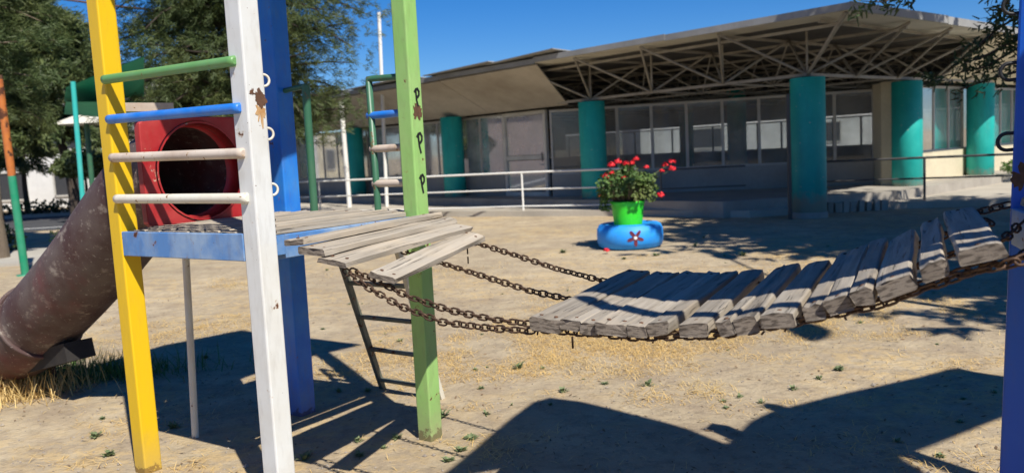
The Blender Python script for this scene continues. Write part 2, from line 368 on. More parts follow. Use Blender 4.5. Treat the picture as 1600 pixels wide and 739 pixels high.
for k in range(6): col_(BL(5.82*k, 0, 0), .34 if k else .11, 2.74)
for gg_ in (4.39, 8.78, 13.2, 17.6): col_(BL(0, gg_, 0), .34, 2.74)
col_(BL(2.5, 15.0, 0), .34, 3.2)
for q in ((8, 14.6), (14, 14.6), (7, 8)): col_(BL(q[0], q[1], 0), .34, 3.2, .3)
cb = MB(); cb.lathe(BL(0, 0, 0), [(.345, -.1), (.35, .1), (.335, .112), (.001, .113)], 40); cb.build('column_base', M['concrete'], bld)
rub = MB()
for i in range(9):
    x = 6.45+i*.16; rub.box((x, 17.12+random.uniform(-.03, .03), .1), (1, random.uniform(-.2, .2), 0), (0, 1, 0), (random.uniform(-.1, .1), 0, 1), .045+random.random()*.03, .05, .09+random.random()*.07)
rub.build('broken_kerb', M['concrete'], bld)
# roof slab pieces: outer band of pale panels, inner dark deck
RZ = 3.66
def quad(d0, d1, g0, g1, z0, z1, name, mat):
    MB().slab([BL(d0, g0, z0), BL(d1, g0, z0), BL(d1, g1, z0), BL(d0, g1, z0)][::-1], (0, 0, 1), z1-z0).build(name, mat, bld)
quad(-1.72, 40, -1.66, 18, RZ+.05, RZ+.11, 'roof', M['fascia'])
nq = 0
for i in range(22):                                         # underside panels
    d0 = -1.70+i*1.94
    quad(d0+.01, d0+1.93, -1.64, -.85, RZ, RZ+.045, 'ceiling_panel', M['roofpanel'])
for i in range(9):
    g0 = -.83+i*1.94
    quad(-1.69, -.86, g0, g0+1.92, RZ, RZ+.045, 'ceiling_panel', M['roofpanel'])
quad(-.84, 40, -.83, 18, RZ, RZ+.045, 'roof_deck', M['roofdark'])
# fascia in lengths that overlap unevenly
for i in range(11):
    d0 = -1.76+i*3.88; dz = random.uniform(-.02, .02); t_ = random.uniform(-.015, .015)
    a = BL(d0, -1.69-(.01 if i % 2 else 0), RZ+.05+dz); b2 = BL(d0+3.9, -1.69-(.01 if i % 2 else 0), RZ+.05+dz+t_)
    MB().bar(a, b2, .03, .12).build('fascia', M['fascia'], bld)
for i in range(5):
    g0 = -1.7+i*3.88
    MB().bar(BL(-1.75-(.01 if i % 2 else 0), g0, RZ+.05), BL(-1.75-(.01 if i % 2 else 0), g0+3.9, RZ+.05+random.uniform(-.02, .02)), .03, .15).build('fascia', M['fascia'], bld)
# loose curled roof sheets along the left eave
lo_ = MB()
for d0, ln, lift in ((5.1, 2.6, .05), (7.4, 3.0, .03), (11, 3.5, .04), (15, 4, .03)):
    lo_.slab([BL(d0, -1.95, RZ+.15+lift), BL(d0+ln, -1.82, RZ+.14), BL(d0+ln, -.8, RZ+.14), BL(d0, -.8, RZ+.14)], (0, 0, 1), .02)
lo_.build('loose_roof_sheet', M['fascia'], bld)
# space frame
U = 1.94
def strut(a, b_, r=.03, nm='truss_strut'): MB().tube([a, b_], r, 8).build(nm, M['steel'], bld)
ZB, ZT = 2.80, RZ-.03
topd = lambda i: BL(.30+(i-1)*U, -1.45, ZT)
HU = U/2
def pyramid(d, g_, r, vert=True):
    for a_, c_ in ((1, -1), (-1, -1), (1, 1), (-1, 1)):
        ex = 1.52 if (g_ == 0 and c_ == -1) else HU; ed = 1.55 if (d == 0 and a_ == -1) else HU
        strut(BL(d, g_, ZB), BL(d+a_*ed, g_+c_*ex, ZT), r)
    if vert: strut(BL(d, g_, ZB), BL(d, g_, ZT), r*.85)
for i in range(4): pyramid(i*U, 0, .027)
for j in (1, 2, 3, 4): pyramid(0, j*U, .027, False)
strut(BL(0, 0, ZB), BL(-1.62, -1.58, ZT), .032)
MB().bar(BL(-.1, 0, ZB), BL(7.0, 0, ZB), .07, .06).build('bottom_chord', M['steel'], bld)
MB().bar(BL(0, -.1, ZB), BL(0, 9.5, ZB), .07, .06).build('bottom_chord', M['steel'], bld)
inner = MB()
for i in range(0, 9):
    for j in range(0, 7):
        b0 = BL(i*U, j*U, ZB+(0 if j == 0 else .002))
        if j > 0 and i < 8: inner.bar(b0, BL((i+1)*U, j*U, ZB), .035)
        if i > 0 and j < 6: inner.bar(BL(i*U, j*U, ZB), BL(i*U, (j+1)*U, ZB-.02), .035)
        if j > 0 and i > 0:
            for a_, c_ in ((.5, .5), (-.5, .5), (.5, -.5), (-.5, -.5)):
                if i+a_ >= 0: inner.tube([BL(i*U, j*U, ZB), BL((i+a_)*U, (j+c_)*U, ZT-.02)], .016, 6, caps=False)
for i in range(0, 9): inner.bar(BL(i*U-.97, -1.3, ZT-.03), BL(i*U-.97, 12, ZT-.03), .05)
for j in range(0, 7): inner.bar(BL(-1.5, j*U-.97, ZT-.09), BL(15, j*U-.97, ZT-.09), .05)
inner.build('roof_truss', M['steel'], bld)
# sloping soffit, left stretch and right stretch
def soff(pts, nm='soffit'):
    n_ = (pts[1]-pts[0]).cross(pts[2]-pts[0]).normalized()
    MB().slab(pts, n_, .03).build(nm, M['soffit'], bld)
soff([BL(6.75, .12, 2.76), BL(6.0, -1.62, RZ-.02), BL(9.9, -1.62, RZ-.02), BL(9.9, .12, 2.76)])
for i in range(7):
    d0 = 9.92+i*4
    soff([BL(d0, .12, 2.76), BL(d0, -1.62, RZ-.02+random.uniform(-.02, 0)), BL(d0+3.98, -1.62, RZ-.02), BL(d0+3.98, .12, 2.76)])
for i in range(3):
    g0 = 5.3+i*4.2
    MB().slab([BL(.1, g0+(.9 if i == 0 else 0), 2.76), BL(.1, g0+4.18, 2.76), BL(-1.66, g0+4.18, RZ-.02), BL(-1.66, g0, RZ-.02)], (0, 0, 1), .03).build('soffit', M['cream'], bld)
# glazed walls
def glazing(A, B, n, zf, zs, zt, gm, wallm, fr=.05, skip=(), sill=True):
    A = Vector(A); B = Vector(B); d = (B-A); L_ = d.length; d.normalize(); nn = Vector((d.y, -d.x, 0))
    for i in range(n):
        if i in skip: continue
        a = A+d*(L_*i/n); b_ = A+d*(L_*(i+1)/n)
        f = MB(); e_ = fr/2
        f.bar(a+Z*zs+d*e_, a+Z*zt+d*e_, fr, fr, nn); f.bar(b_+Z*(zs)-d*.012, b_+Z*zt-d*.012, .024, fr, nn)
        f.bar(a+d*fr+Z*(zt-.03), b_-d*.024+Z*(zt-.03), fr, .06); f.bar(a+d*fr+Z*(zs+.025), b_-d*.024+Z*(zs+.025), fr, .05)
        w_ = f.build('window', M['alu'], bld)
        MB().box((a+b_)/2+Z*(zs+zt)/2, d, nn, Z, L_/n/2-.035, .004, (zt-zs)/2-.04).build('pane', gm, w_)
    if sill: MB().bar(A+Z*(zf+zs)/2, B+Z*(zf+zs)/2, .16, zs-zf).build('low_wall', wallm, bld)
    return d, nn
gA = Vector((1.18, 22.5, 0)); gB = Vector((8.98, 20.45, 0))
glazing(gA, gB, 9, .34, .93, 2.66, M['glass'], M['greywall'])
LA = BL(7.9, .5, 0)
d0_ = Vector(gA); 
dA, dB = BL(8.05, .5, 0), BL(9.75, .5, 0)
glazing(BL(9.8, .5, 0), BL(26, .5, 0), 15, .34, .93, 2.70, M['milk'], M['greywall'])
glazing(BL(26.02, .5, 0), BL(40, .5, 0), 10, .34, .93, 2.70, M['milk'], M['greywall'])
# door
f = MB(); n_ = -GG
for a in (dA, dB): f.bar(a+Z*.34, a+Z*2.70, .1, .1, n_)
f.bar(dA+Z*2.65, dB+Z*2.65, .1, .1); f.bar(dA+Z*1.42, dB+Z*1.42, .07, .12); f.bar(dA+Z*.4, dB+Z*.4, .07, .12)
door = f.build('door', M['doorframe'], bld)
MB().box((dA+dB)/2+Z*2.04, DD, GG, Z, .79, .004, .55).build('pane', M['milk'], door)
MB().box((dA+dB)/2+Z*.91, DD, GG, Z, .79, .005, .43).build('pane', M['glass'], door)
MB().bar(dA+DD*.1-GG*.08+Z*1.3, dA+DD*.1-GG*.08+Z*1.55, .03).build('handle', M['darkrail'], door)
MB().box((dA+dB)/2+Z*1.27+GG*.1, DD, GG, Z, .6, .02, .09).build('kick_panel', matte('brown_panel', (.22, .12, .06), (.16, .09, .05), 3), door)
MB().box((dA+dB)/2+Z*1.9+GG*.9, DD, GG, Z, .5, .2, .32).build('notice_board', MATS['brown_panel'], bld)
# right facade and pier
MB().slab([BL(.30, 4.42, .34), BL(.30, 4.78, .34), BL(.62, 4.78, .34), BL(.62, 4.42, .34)], (0, 0, 1), 2.44).build('pier', M['cream'], bld)
MB().slab([gB+Vector((0, 0, .34)), gB+Vector((.10, 0, .34)), BL(.62, 4.78, .34), BL(.62, 4.44, .34)], (0, 0, 1), 2.42).build('end_wall', M['cream'], bld)
MB().slab([BL(-.35, 5.35, .34), BL(-.35, 5.8, .34), BL(.0, 5.8, .34), BL(.0, 5.35, .34)], (0, 0, 1), .001).build('door_mat', M['concrete'], bld)
glazing(BL(.42, 4.8, 0), BL(.42, 5.9, 0), 1, .34, .40, 2.70, M['milk'], M['cream'])
glazing(BL(.42, 5.92, 0), BL(.42, 16, 0), 11, .34, 1.05, 2.70, M['glass'], M['cream'])
MB().bar(BL(2.2, 3.6, .34)+Z*.28, BL(2.2, 3.6, .34)+Z*.281+GG*.6, .3, .55).build('low_pier', M['cream'], bld)
# hall interior
MB().slab([BL(.6, 5.2, .345), BL(7.6, .9, .345), BL(38, .6, .345), BL(38, 16.3, .345), BL(.6, 16.3, .345)][::-1], (0, 0, 1), .006).build('floor', M['darkfloor'], bld)
glazing(BL(38, 16.4, 0), BL(-1, 16.4, 0), 34, .34, 1.12, 2.3, M['backglass'], M['greywall'])
MB().bar(BL(38, 16.4, 3.0), BL(-1, 16.4, 3.0), .12, 1.3).build('upper_wall', M['greywall'], bld)
# tall grey downpipe by the corner column
pp = at_z(1235, 343)
MB().tube([pp, at_y(1231, 148, pp.y)], .04, 10).build('downpipe', M['darkrail'], bld)

# ---------------------------------------------------------------- railings in front of the hall
def railing(name, label, pts, hs, zb, mat, posts, r=.025):
    t_ = thing(name, label, 'railing', (pts[0][0], pts[0][1], zb), 'pipe railings along the walkway')
    P = [Vector((x, y, 0)) for x, y in pts]
    for hh in hs: MB().tube([p+Z*(zb+hh) for p in P], r if hh == hs[0] else r*.75, 10).build('rail', mat, t_)
    for q in posts: MB().tube([Vector((q[0], q[1], zb-.05)), Vector((q[0], q[1], zb+hs[0]))], r, 10).build('post', mat, t_)
railing('pipe_railing', 'white pipe railing with three rails running behind the flower pot', [(-7.5, 24.0), (-5.2, 22.7), (.32, 20.7), (2.95, 19.25)], (.94, .52, .1), .14, M['whiterail'], [(-5.2, 22.7), (-2.45, 21.68), (.32, 20.7), (2.95, 19.25)])
railing('pipe_railing', 'pipe railing with two rails coloured dark for shade right of the corner column', [(3.4, 18.6), (5.2, 18.25)], (.88, .45), .15, M['darkrail'], [(3.4, 18.6)], .02)  # the white railing carries on here, its dark paint stands for shade
railing('pipe_railing', 'dark pipe railing with one post standing before the sunlit teal columns', [(6.7, 18.2), (8.75, 17.35), (12.8, 15.4)], (.88, .45), .15, M['darkrail'], [(8.7, 17.37), (12.8, 15.4)], .026)

# ---------------------------------------------------------------- background left: houses, trees, poles
def house(label, x0, x1, y0, dep, zh, wins, mat, roof=None, group='houses across the street', name='white_house'):
    t_ = thing(name, label, 'house', ((x0+x1)/2, y0, 0), group)
    MB().prism([(x0, y0), (x1, y0), (x1, y0+dep), (x0, y0+dep)], 0, zh).build('wall', mat, t_)
    MB().prism([(x0-.25, y0-.3), (x1+.25, y0-.3), (x1+.25, y0+dep), (x0-.25, y0+dep)], zh+.003, zh+.2).build('roof', roof or mat, t_)
    for (a, b_, z0, z1) in wins:
        f = MB(); 
        for p, q in (((a, z0), (b_, z0)), ((a, z1), (b_, z1)), ((a, z0), (a, z1)), ((b_, z0), (b_, z1))):
            f.bar((p[0], y0-.03, p[1]), (q[0], y0-.03, q[1]), .09, .09)
        w_ = f.build('window', M['alu'], t_); MB().prism([(a, y0-.02), (b_, y0-.02), (b_, y0+.02), (a, y0+.02)], z0, z1).build('pane', M['houseglass'], w_)
house('white two storey house with dark upper windows directly across the street', -31, -20.2, 42, 7, 5.0, [(-29.5, -27.4, .9, 2.0), (-26, -24.2, 2.9, 4.1), (-23.6, -21.4, 2.9, 4.1), (-26, -24.4, .5, 1.9), (-22.9, -21.5, .6, 1.9)], M['whitehouse'])
house('white garden wall house with low flat roof at the right end of the row', -20, -13.5, 44, 7, 3.1, [(-18.6, -17.2, 1, 2.1), (-15.8, -14.6, 1, 2.1)], M['whitehouse'])
house('pale house with red clay roof rising behind the white house', -33, -23, 58, 8, 8.0, [(-30.5, -28.6, 5.7, 7.2), (-27, -25.2, 5.7, 7.2)], M['greywall'], M['tile'], name='clay_roofed_house')
house('cream house with a dark window at the far left edge', -44, -33.5, 43, 7, 4.6, [(-41, -39, 1, 2.5), (-37, -35, 1, 2.5)], M['cream'], M['tile'], name='cream_house')
house('grey block far beyond the street with small windows', -47, -37, 75, 8, 9.0, [(-44, -42.5, 5, 6.5), (-40.5, -39, 5, 6.5)], M['whitehouse'], name='grey_house')
house('pink house seen through the hall windows', -9, 3, 52, 8, 3.6, [(-6, -4.5, 1.2, 2.4), (-1, .6, 1.2, 2.4)], matte('pink_plaster', (.42, .32, .28), (.34, .30, .28), .4), group=None, name='pink_house')
house('pale wall building seen through the back windows of the hall', 8, 30, 50, 8, 3.4, [(11, 13, 1.2, 2.4), (18, 20, 1.2, 2.4)], M['whitehouse'], group=None, name='pale_building')

house('unseen pink house added left of the street to reflect in the hall glass', -40, -31, 14, 18, 4.2, [(-38, -36, 1, 2.4)], MATS['pink_plaster'], group=None, name='pink_house')  # added out of view so the left glazing reflects something pink
house('unseen cream house added behind the photographer to dim glare in the hall glass', -16, 22, -34, 8, 4.5, [(-10, -8, 1, 2.4), (2, 4, 1, 2.4), (12, 14, 1, 2.4)], M['greywall'], group=None, name='cream_house')  # added out of view to cut the bright horizon reflected in the glazing
def rnd(): return random.uniform(-1, 1)
def rdir():
    while True:
        v = Vector((rnd(), rnd(), rnd()))
        if .05 < v.length < 1: return v.normalized()
def needles(mb, p, d, n, ln, wd):
    for _ in range(n):
        a = (d+rdir()*.8+Vector((0, 0, .05))).normalized(); s_ = a.cross(rdir()).normalized()*wd
        q = p+rdir()*ln*.5; e = q+a*ln*random.uniform(.6, 1.2)
        mb.add([q-s_*.5, q+s_*.5, e+s_*.25, e-s_*.25], [(0, 1, 2, 3)])
def conifer(name, label, base, hgt, z0, rad, nb, mat, bark, tr=.2, lean=(0, 0), seed=1, ln=.14, wd=.015, per=26, group=None, shape=1.0, keep=None):
    random.seed(seed)
    t_ = thing(name, label, 'tree', base, group); B_ = Vector(base)
    top = B_+Vector((lean[0], lean[1], hgt)); tk = MB(); K = 12
    axis = lambda k: B_.lerp(top, k)+Vector((noise.noise((k*3, seed, 0))*.25, noise.noise((k*3, seed, 9))*.25, 0))*min(1, k*4)
    tk.tube([axis(i/K) for i in range(K+1)], [tr*(1.25 if i == 0 else 1-.85*i/K) for i in range(K+1)], 10)
    cr = MB()
    for i in range(nb):
        k = random.random()**.85; zz = z0+(hgt-z0)*k; p0 = axis(zz/hgt)
        R_ = rad*(sin(pi*min(1, .22+.80*k))**.75)*shape*random.uniform(.55, 1.1)
        a = random.uniform(0, 2*pi); d = Vector((cos(a), sin(a), random.uniform(-.15, .4)))
        pts = [p0]; L_ = max(.4, R_)
        for s_ in range(1, 6):
            pts.append(pts[-1]+d*(L_/5)); d = (d+rdir()*.2+Vector((0, 0, -.10))).normalized()
        if keep and not keep(pts[-1]): continue
        tk.tube(pts, [.05*tr/.2*(1-.17*q) for q in range(6)], 5, caps=False)
        for q in range(2, 6):
            for _ in range(per//4):
                c_ = pts[q]+Vector((rnd(), rnd(), rnd()*.6))*L_*.17
                needles(cr, c_, (d+Vector((0, 0, .1))), 14, ln, wd)
    tk.build('trunk', bark, t_); cr.build('crown', mat, t_); return t_
G_tr = 'conifers beside the playground'
conifer('conifer_tree', 'tall conifer with pale trunk beside the rusty green pole at the left edge', (-10.25, 16.4, 0), 10.5, 2.9, 1.7, 250, M['pine'], M['bark'], .2, seed=3, group=G_tr, per=48, lean=(-.3, 0))
conifer('conifer_tree', 'large dense conifer rising behind the red slide mouth', (-6.4, 20.0, 0), 11, 2.25, 3.35, 440, M['pine'], M['darkbark'], .26, lean=(.3, 0), seed=11, group=G_tr, per=56)
conifer('conifer_tree', 'dark leaning tree across the street before the white house', (-15.9, 30.5, 0), 8.5, 3.0, 2.6, 120, M['pine'], M['darkbark'], .2, lean=(-1.0, 0), seed=5, group=G_tr, per=24, ln=.3, wd=.06)
conifer('conifer_tree', 'thin dark tree by the street left of the leaning one', (-18.6, 30.2, 0), 8.0, 2.9, 2.0, 80, M['pine'], M['darkbark'], .13, lean=(.3, 0), seed=6, group=G_tr, per=24, ln=.3, wd=.06)
def leafy(name, label, base, parts, mat, cat='tree', n=2500, sz=.06, bark=None, tr=.08, seed=2, group=None):
    random.seed(seed); t_ = thing(name, label, cat, base, group); cr = MB(); tk = MB()
    for (cx, cy, cz, rx, ry, rz) in parts:
        c = Vector((cx, cy, cz)); tk.tube([Vector(base), (Vector(base)+c)/2+Vector((rnd(), rnd(), 0))*.1, c], [tr, tr*.7, tr*.3], 6, caps=False)
        for _ in range(int(n*rx*ry)):
            d = rdir(); r = random.uniform(.55, 1.02); p = c+Vector((d.x*rx, d.y*ry, d.z*rz))*r*(1+.25*noise.noise(d*2.3+c))
            a = rdir(); b_ = a.cross(rdir()).normalized()
            cr.add([p-a*sz, p-b_*sz*.5, p+a*sz, p+b_*sz*.5], [(0, 1, 2, 3)])
    tk.build('trunk' if cat == 'tree' else 'stems', bark or M['darkbark'], t_); cr.build('crown' if cat == 'tree' else 'foliage', mat, t_); return t_
conifer('conifer_tree', 'slim dark conifer beyond the street at the far left behind the pale trunk', (-20.6, 35.5, 0), 7.5, 1.9, 1.6, 110, M['pine'], M['darkbark'], .12, seed=8, group=G_tr, per=24, ln=.26, wd=.05)
pw = thing('utility_pole', 'thin grey utility pole before the white house across the street', 'pole', (-17.4, 37.5, .1), None)
MB().tube([(-17.4, 37.5, .1), (-17.4, 37.5, 6.5)], [.12, .08], 8).build('pole', M['bark'], pw)
MB().bar((-18.3, 37.5, 6.2), (-16.5, 37.5, 6.2), .1, .1).build('crossarm', M['bark'], pw)
leafy('round_tree', 'low round bushy tree across the street before the houses', (-14.3, 27.6, 0), [(-14.0, 27.6, 2.0, .9, .8, .5), (-13.2, 27.9, 1.9, .9, .8, .5), (-14.6, 27.8, 1.85, .6, .6, .35)], M['pine'], n=2200, sz=.09)
leafy('small_tree', 'small tree standing behind the back windows of the hall', (1.5, 47, 0), [(1.5, 47, 1.9, 1.4, 1, .9)], M['hedge'], n=700, sz=.14)
leafy('clipped_shrub', 'bright green shrub on the pavement edge behind the rusty pole', (-9.0, 18.4, 0), [(-9.4, 18.4, .28, .8, .5, .34), (-8.5, 18.6, .3, .8, .5, .34), (-7.6, 18.8, .26, .7, .5, .3)], M['hedge'], 'shrub', n=2600, sz=.05, tr=.02)
leafy('clipped_shrub', 'dark green shrub at the very left edge beside the pale trunk', (-11.2, 17.9, 0), [(-11.2, 17.9, .3, .6, .5, .35)], M['broad'], 'shrub', n=3000, sz=.05, tr=.02)
leafy('clipped_shrub', 'low brown shrub before the low wall at the far right', (13.2, 21.5, .34), [(13.2, 21.5, .55, .45, .3, .2)], M['geran'], 'shrub', n=3000, sz=.05, tr=.02)
leafy('clipped_shrub', 'long dark hedge across the street behind the bench', (-22, 33.5, .13), [(-24+i*1.5, 33.6, .35, .9, .4, .35) for i in range(8)], M['broad'], 'shrub', n=700, sz=.1, tr=.02)

# tree at the right: its crown is above the picture, drooping twigs hang into it
conifer('shade_tree', 'dark tree at the right whose drooping twigs hang before the roof corner', (10.2, 9.2, 0), 9.5, 4.3, 4.6, 300, M['broad'], M['darkbark'], .28, lean=(-1.2, .3), seed=21, per=24, ln=.2, wd=.09,
        keep=lambda p: (p.z-1.6)/max(p.y, 1) > .165 or p.x/max(p.y, 1) > .72)
conifer('shade_tree', 'second dark shade tree standing outside the picture to the right of the play tower', (8.8, 3.4, 0), 8.5, 4.2, 2.9, 120, M['broad'], M['darkbark'], .2, seed=23, per=20, ln=.2, wd=.09)
st_ = [o for o in bpy.data.objects if o.name == 'shade_tree'][0]
random.seed(5); tw = MB(); lf = MB()
for a, pts in (((9.3, 10.2, 4.6), [(1600, 70), (1540, 105), (1480, 118), (1452, 128)]), ((9.4, 10.0, 4.4), [(1600, 110), (1560, 120), (1500, 140)]), ((8.6, 10.8, 5.0), [(1600, 20), (1560, 45), (1530, 70)]),
               ((7.6, 11, 5), [(1480, -40), (1420, -12), (1380, 4), (1345, 2)]), ((9.2, 10.4, 4.6), [(1590, 60), (1545, 85), (1505, 100)]), ((8.8, 10.4, 5.4), [(1600, -30), (1570, 10), (1540, 40)])):
    P = [Vector(a)]+[at_y(x, y, 10.3+random.uniform(-.2, .2)) for x, y in pts]
    tw.tube(P, [.03, .02, .014, .009, .005][:len(P)], 6, caps=False)
    for i in range(1, len(P)):
        for k in range(10):
            p = P[i-1 if i > 1 else i].lerp(P[i], random.random())+Vector((rnd()*.16, rnd()*.25, rnd()*.12))
            needles(lf, p, Vector((-.5, 0, -.3)), 7, .10, .028)
tw.build('twigs', M['darkbark'], st_); lf.build('drooping_foliage', M['broad'], st_)

# poles
def pole(name, label, cat, base, top, r, mat, group=None, extra=None):
    t_ = thing(name, label, cat, base, group); mm = mat if isinstance(mat, list) else [(1, mat)]
    a = Vector(base)-Z*.05; b_ = Vector(top); k0 = 0
    for k1, m_ in mm:
        MB().tube([a.lerp(b_, k0), a.lerp(b_, k1)], r, 12).build('pole_section' if len(mm) > 1 else 'pole', m_, t_); k0 = k1
    MB().lathe(Vector(base), [(r*2.2, -.02), (r*2.2, .015), (r*1.02, .02)], 16).build('base_plate', mm[0][1], t_)
    return t_
pb = at_z(40, 430); pt = at_y(-3, 118, pb.y)
pole('play_pole', 'leaning pole painted green below and rusty orange above at the left edge', 'pole', pb, pt, .062, [(.51, M['polegreen']), (.98, M['poleorange']), (1, M['rust'])])
pb = at_z(605, 330); pole('flagpole', 'tall white flagpole standing behind the green tower post', 'flagpole', pb, at_y(592, 20, pb.y), .055, M['whiterail'], 'white flagpoles before the hall')
pb = at_z(547, 331); pole('flagpole', 'short white pole standing left of the tall flagpole', 'flagpole', pb, at_y(533, 160, pb.y), .075, M['whiterail'], 'white flagpoles before the hall')
pb = at_z(600, 327)+Vector((0, -1, 0)); 
b_ = thing('dark_stone', 'dark stone lying by the flagpoles seen just above the deck', 'stone', pb)
mb = MB(); 
vs_ = []; rr = 8
mb.lathe(pb, [(.02, .0), (.28, .0), (.26, .12), (.17, .22), (.02, .25)], 9, smooth=False, squash=.7); mb.build('stone', M['rock'], b_)
# shade structures at left
pb = at_z(138, 417); ptop = at_y(114, 128, pb.y)
sh = thing('shade_sail', 'green shade sail stretched from a teal pole behind the yellow post', 'shade sail', pb)
MB().tube([pb, ptop], .042, 12).build('pole', M['poleteal'], sh)
def cloth(name, pts, mat, par, sag=.25, n=10):
    a, b2, c2, d2 = [Vector(p) for p in pts]; mb = MB(); V = []
    for zz in (0, -.012):
        for i in range(n+1):
            for j in range(n+1):
                u, v = i/n, j/n; p = a.lerp(b2, u).lerp(d2.lerp(c2, u), v); V.append(p-Z*(sag*16*u*(1-u)*v*(1-v))+Z*zz)
    F_ = []
    for i in range(n):
        for j in range(n):
            k = i*(n+1)+j; F_.append((k, k+n+1, k+n+2, k+1)); K2 = (n+1)**2; F_.append((K2+k, K2+k+1, K2+k+n+2, K2+k+n+1))
    mb.add(V, F_, 0, True); return mb.build(name, mat, par)
cloth('sail', [at_y(103, 136, pb.y), at_y(225, 88, pb.y+1), at_y(225, 150, pb.y+3.5), at_y(100, 158, pb.y+3.5)], M['sail'], sh)
cloth('sail', [at_y(103, 158, pb.y+.3), at_y(232, 160, pb.y+.3), at_y(232, 186, pb.y+3.2), at_y(100, 178, pb.y+3.2)], M['sail'], sh, .1)
pb = at_z(150, 352)+Vector((0, 0, 0)); pt = at_y(135, 192, pb.y)
kc = thing('small_canopy', 'small pale pitched canopy on a dark teal pole beyond the shade sail', 'canopy', pb)
MB().tube([pb, pt], .08, 10).build('pole', M['dkgreen'], kc)
q = MB(); c_ = pt; R_ = .75
q.add([c_+Vector((-R_, -R_, -.05)), c_+Vector((R_, -R_, -.05)), c_+Vector((R_, R_, -.05)), c_+Vector((-R_, R_, -.05)), c_+Vector((0, 0, .35)), c_+Vector((0, 0, .2))], [(0, 1, 4), (1, 2, 4), (2, 3, 4), (3, 0, 4), (1, 0, 5), (2, 1, 5), (3, 2, 5), (0, 3, 5)])
q.build('canopy_roof', M['roofpanel'], kc)
# overhead cable top left
ca = at_y(60, -6, 24); cb_ = at_y(262, 18, 26)
props(MB().tube([ca+Vector((-6, -1, .6)), ca, ca.lerp(cb_, .5)-Z*.04, cb_, cb_+Vector((1.2, .2, -.1))], .03, 6).build('overhead_cable', M['rust']), 'thin rusty overhead cable crossing the sky at the upper left', 'cable')

# ================================================================ LEFT TOWER
TW = Vector((-1.1359, 3.7221, 0)); th = .9682; SS = 1.0755
E_ = Vector((cos(th), sin(th), 0)); N_ = Vector((-sin(th), cos(th), 0)); HD = 1.29
TG = TW+E_*SS; TY = TW+N_*SS; TB = TY+E_*SS
tow = thing('play_tower', 'wooden decked play tower on yellow, white, green and blue posts with tube slide', 'play tower', TW)
def post(P, topx, mat, par, hw=.05, H=3.3, topy=0, lab=None):
    tp = at_y(topx, topy, P.y); k = (tp-Vector((P.x, P.y, 0)))/tp.z; k.z = 1
    mb = MB(); a = Vector((P.x, P.y, 0))-k*.1; b2 = Vector((P.x, P.y, 0))+k*H
    V = []
    for q in (a, b2):
        for i, j in ((-1, -1), (1, -1), (1, 1), (-1, 1)): V.append(q+E_*hw*i+N_*hw*j)
    mb.add(V, [(0, 3, 2, 1), (4, 5, 6, 7), (0, 1, 5, 4), (1, 2, 6, 5), (2, 3, 7, 6), (3, 0, 4, 7)])
    o = mb.build('post', mat, par, bevel=.008, label=lab); return o, (lambda z: Vector((P.x, P.y, 0))+k*z)
pY, fY = post(TY, 157, M['yellow'], tow, lab='yellow post')
pW, fW = post(TW, 376, M['white'], tow, .052, lab='white post with rust patches')
pG, fG = post(TG, 630, M['green'], tow, lab='light green post with painted letters')
pB, fB = post(TB, 424, M['blue'], tow, .062, lab='blue post')
# rust burst patches
def blotch(par, c, ax, ay, r, mat, seed=0, n=26, th_=.0015, nm='rust_patch', ragged=.4, drip=0):
    nn = Vector(ax).cross(Vector(ay)).normalized(); pts = []
    for i in range(n):
        a = 2*pi*i/n; k = r*(1+ragged*noise.noise((cos(a)*2.2+seed, sin(a)*2.2, seed*3.1))+ragged*.6*noise.noise((cos(a)*7+seed, sin(a)*7, 2)))
        pts.append(Vector(c)+Vector(ax)*cos(a)*k+Vector(ay)*sin(a)*k*(1.3 if sin(a) > 0 else 1+drip))
    MB().slab(pts, nn, th_).build(nm, mat, par)
fc = lambda f, z, u: f(z)-N_*.0505+E_*u            # a point on the face that looks along -N
blotch(pG, fG(0)+Vector((0, 0, 0)) and fc(fG, at_plane(647, 177, N_, TG).z, .0), E_, Z, .034, M['rust'], 3, ragged=.7, n=44)
zw = at_plane(406, 158, N_, TW).z
blotch(pW, fW(zw)-N_*.0527+E_*.018, E_, Z, .030, M['rust'], 5, ragged=.7, drip=.3, n=40)
blotch(pW, fW(zw-.04)-N_*.0523+E_*.014, E_, Z, .024, matte('rust_run', (.48, .25, .09), (.6, .42, .22), 40, .7), 9, ragged=1.2, drip=1.4, n=40)
blotch(pW, fW(zw+.03)-N_*.0525-E_*.02, E_, Z, .012, M['rust'], 15, ragged=1.2, n=30)
# letters P painted on the green post
def stroke(par, pts, wd, mat, nm='letter'):
    mb = MB()
    for a, b2 in zip(pts[:-1], pts[1:]):
        mb.bar(a, b2, .0016, wd, (b2-a).cross(N_))
    return mb
for (px, py, sc, tl) in ((645, 152, 1.0, .15), (652, 222, 1.15, .1), (656, 285, 1.05, .05)):
    z0 = at_plane(px, py, N_, TG).z; f0 = fG(z0)-N_*.0515
    s_ = .042*sc; R = lambda u, v: f0+E_*(u*s_*.62+.006)+Z*(v*s_)
    mb = MB()
    stem = [R(-.35, .75), R(-.32, .1), R(-.12-tl, -.5), R(.1, -1.25)]
    bowl = [R(-.75, .55), R(-.35, .85), R(.2, .95), R(.62, .6), R(.55, .15), R(.1, -.12), R(-.3, -.15)]
    for pp_ in (stem, bowl):
        for a, b2 in zip(pp_[:-1], pp_[1:]):
            d = (b2-a).normalized(); sd_ = d.cross(N_).normalized()*.0066; a_ = a-d*.003; b3 = b2+d*.003
            mb.slab([a_-sd_, b3-sd_, b3+sd_, a_+sd_], -N_, .0012)
    mb.build('letter_p', M['black'], pG)
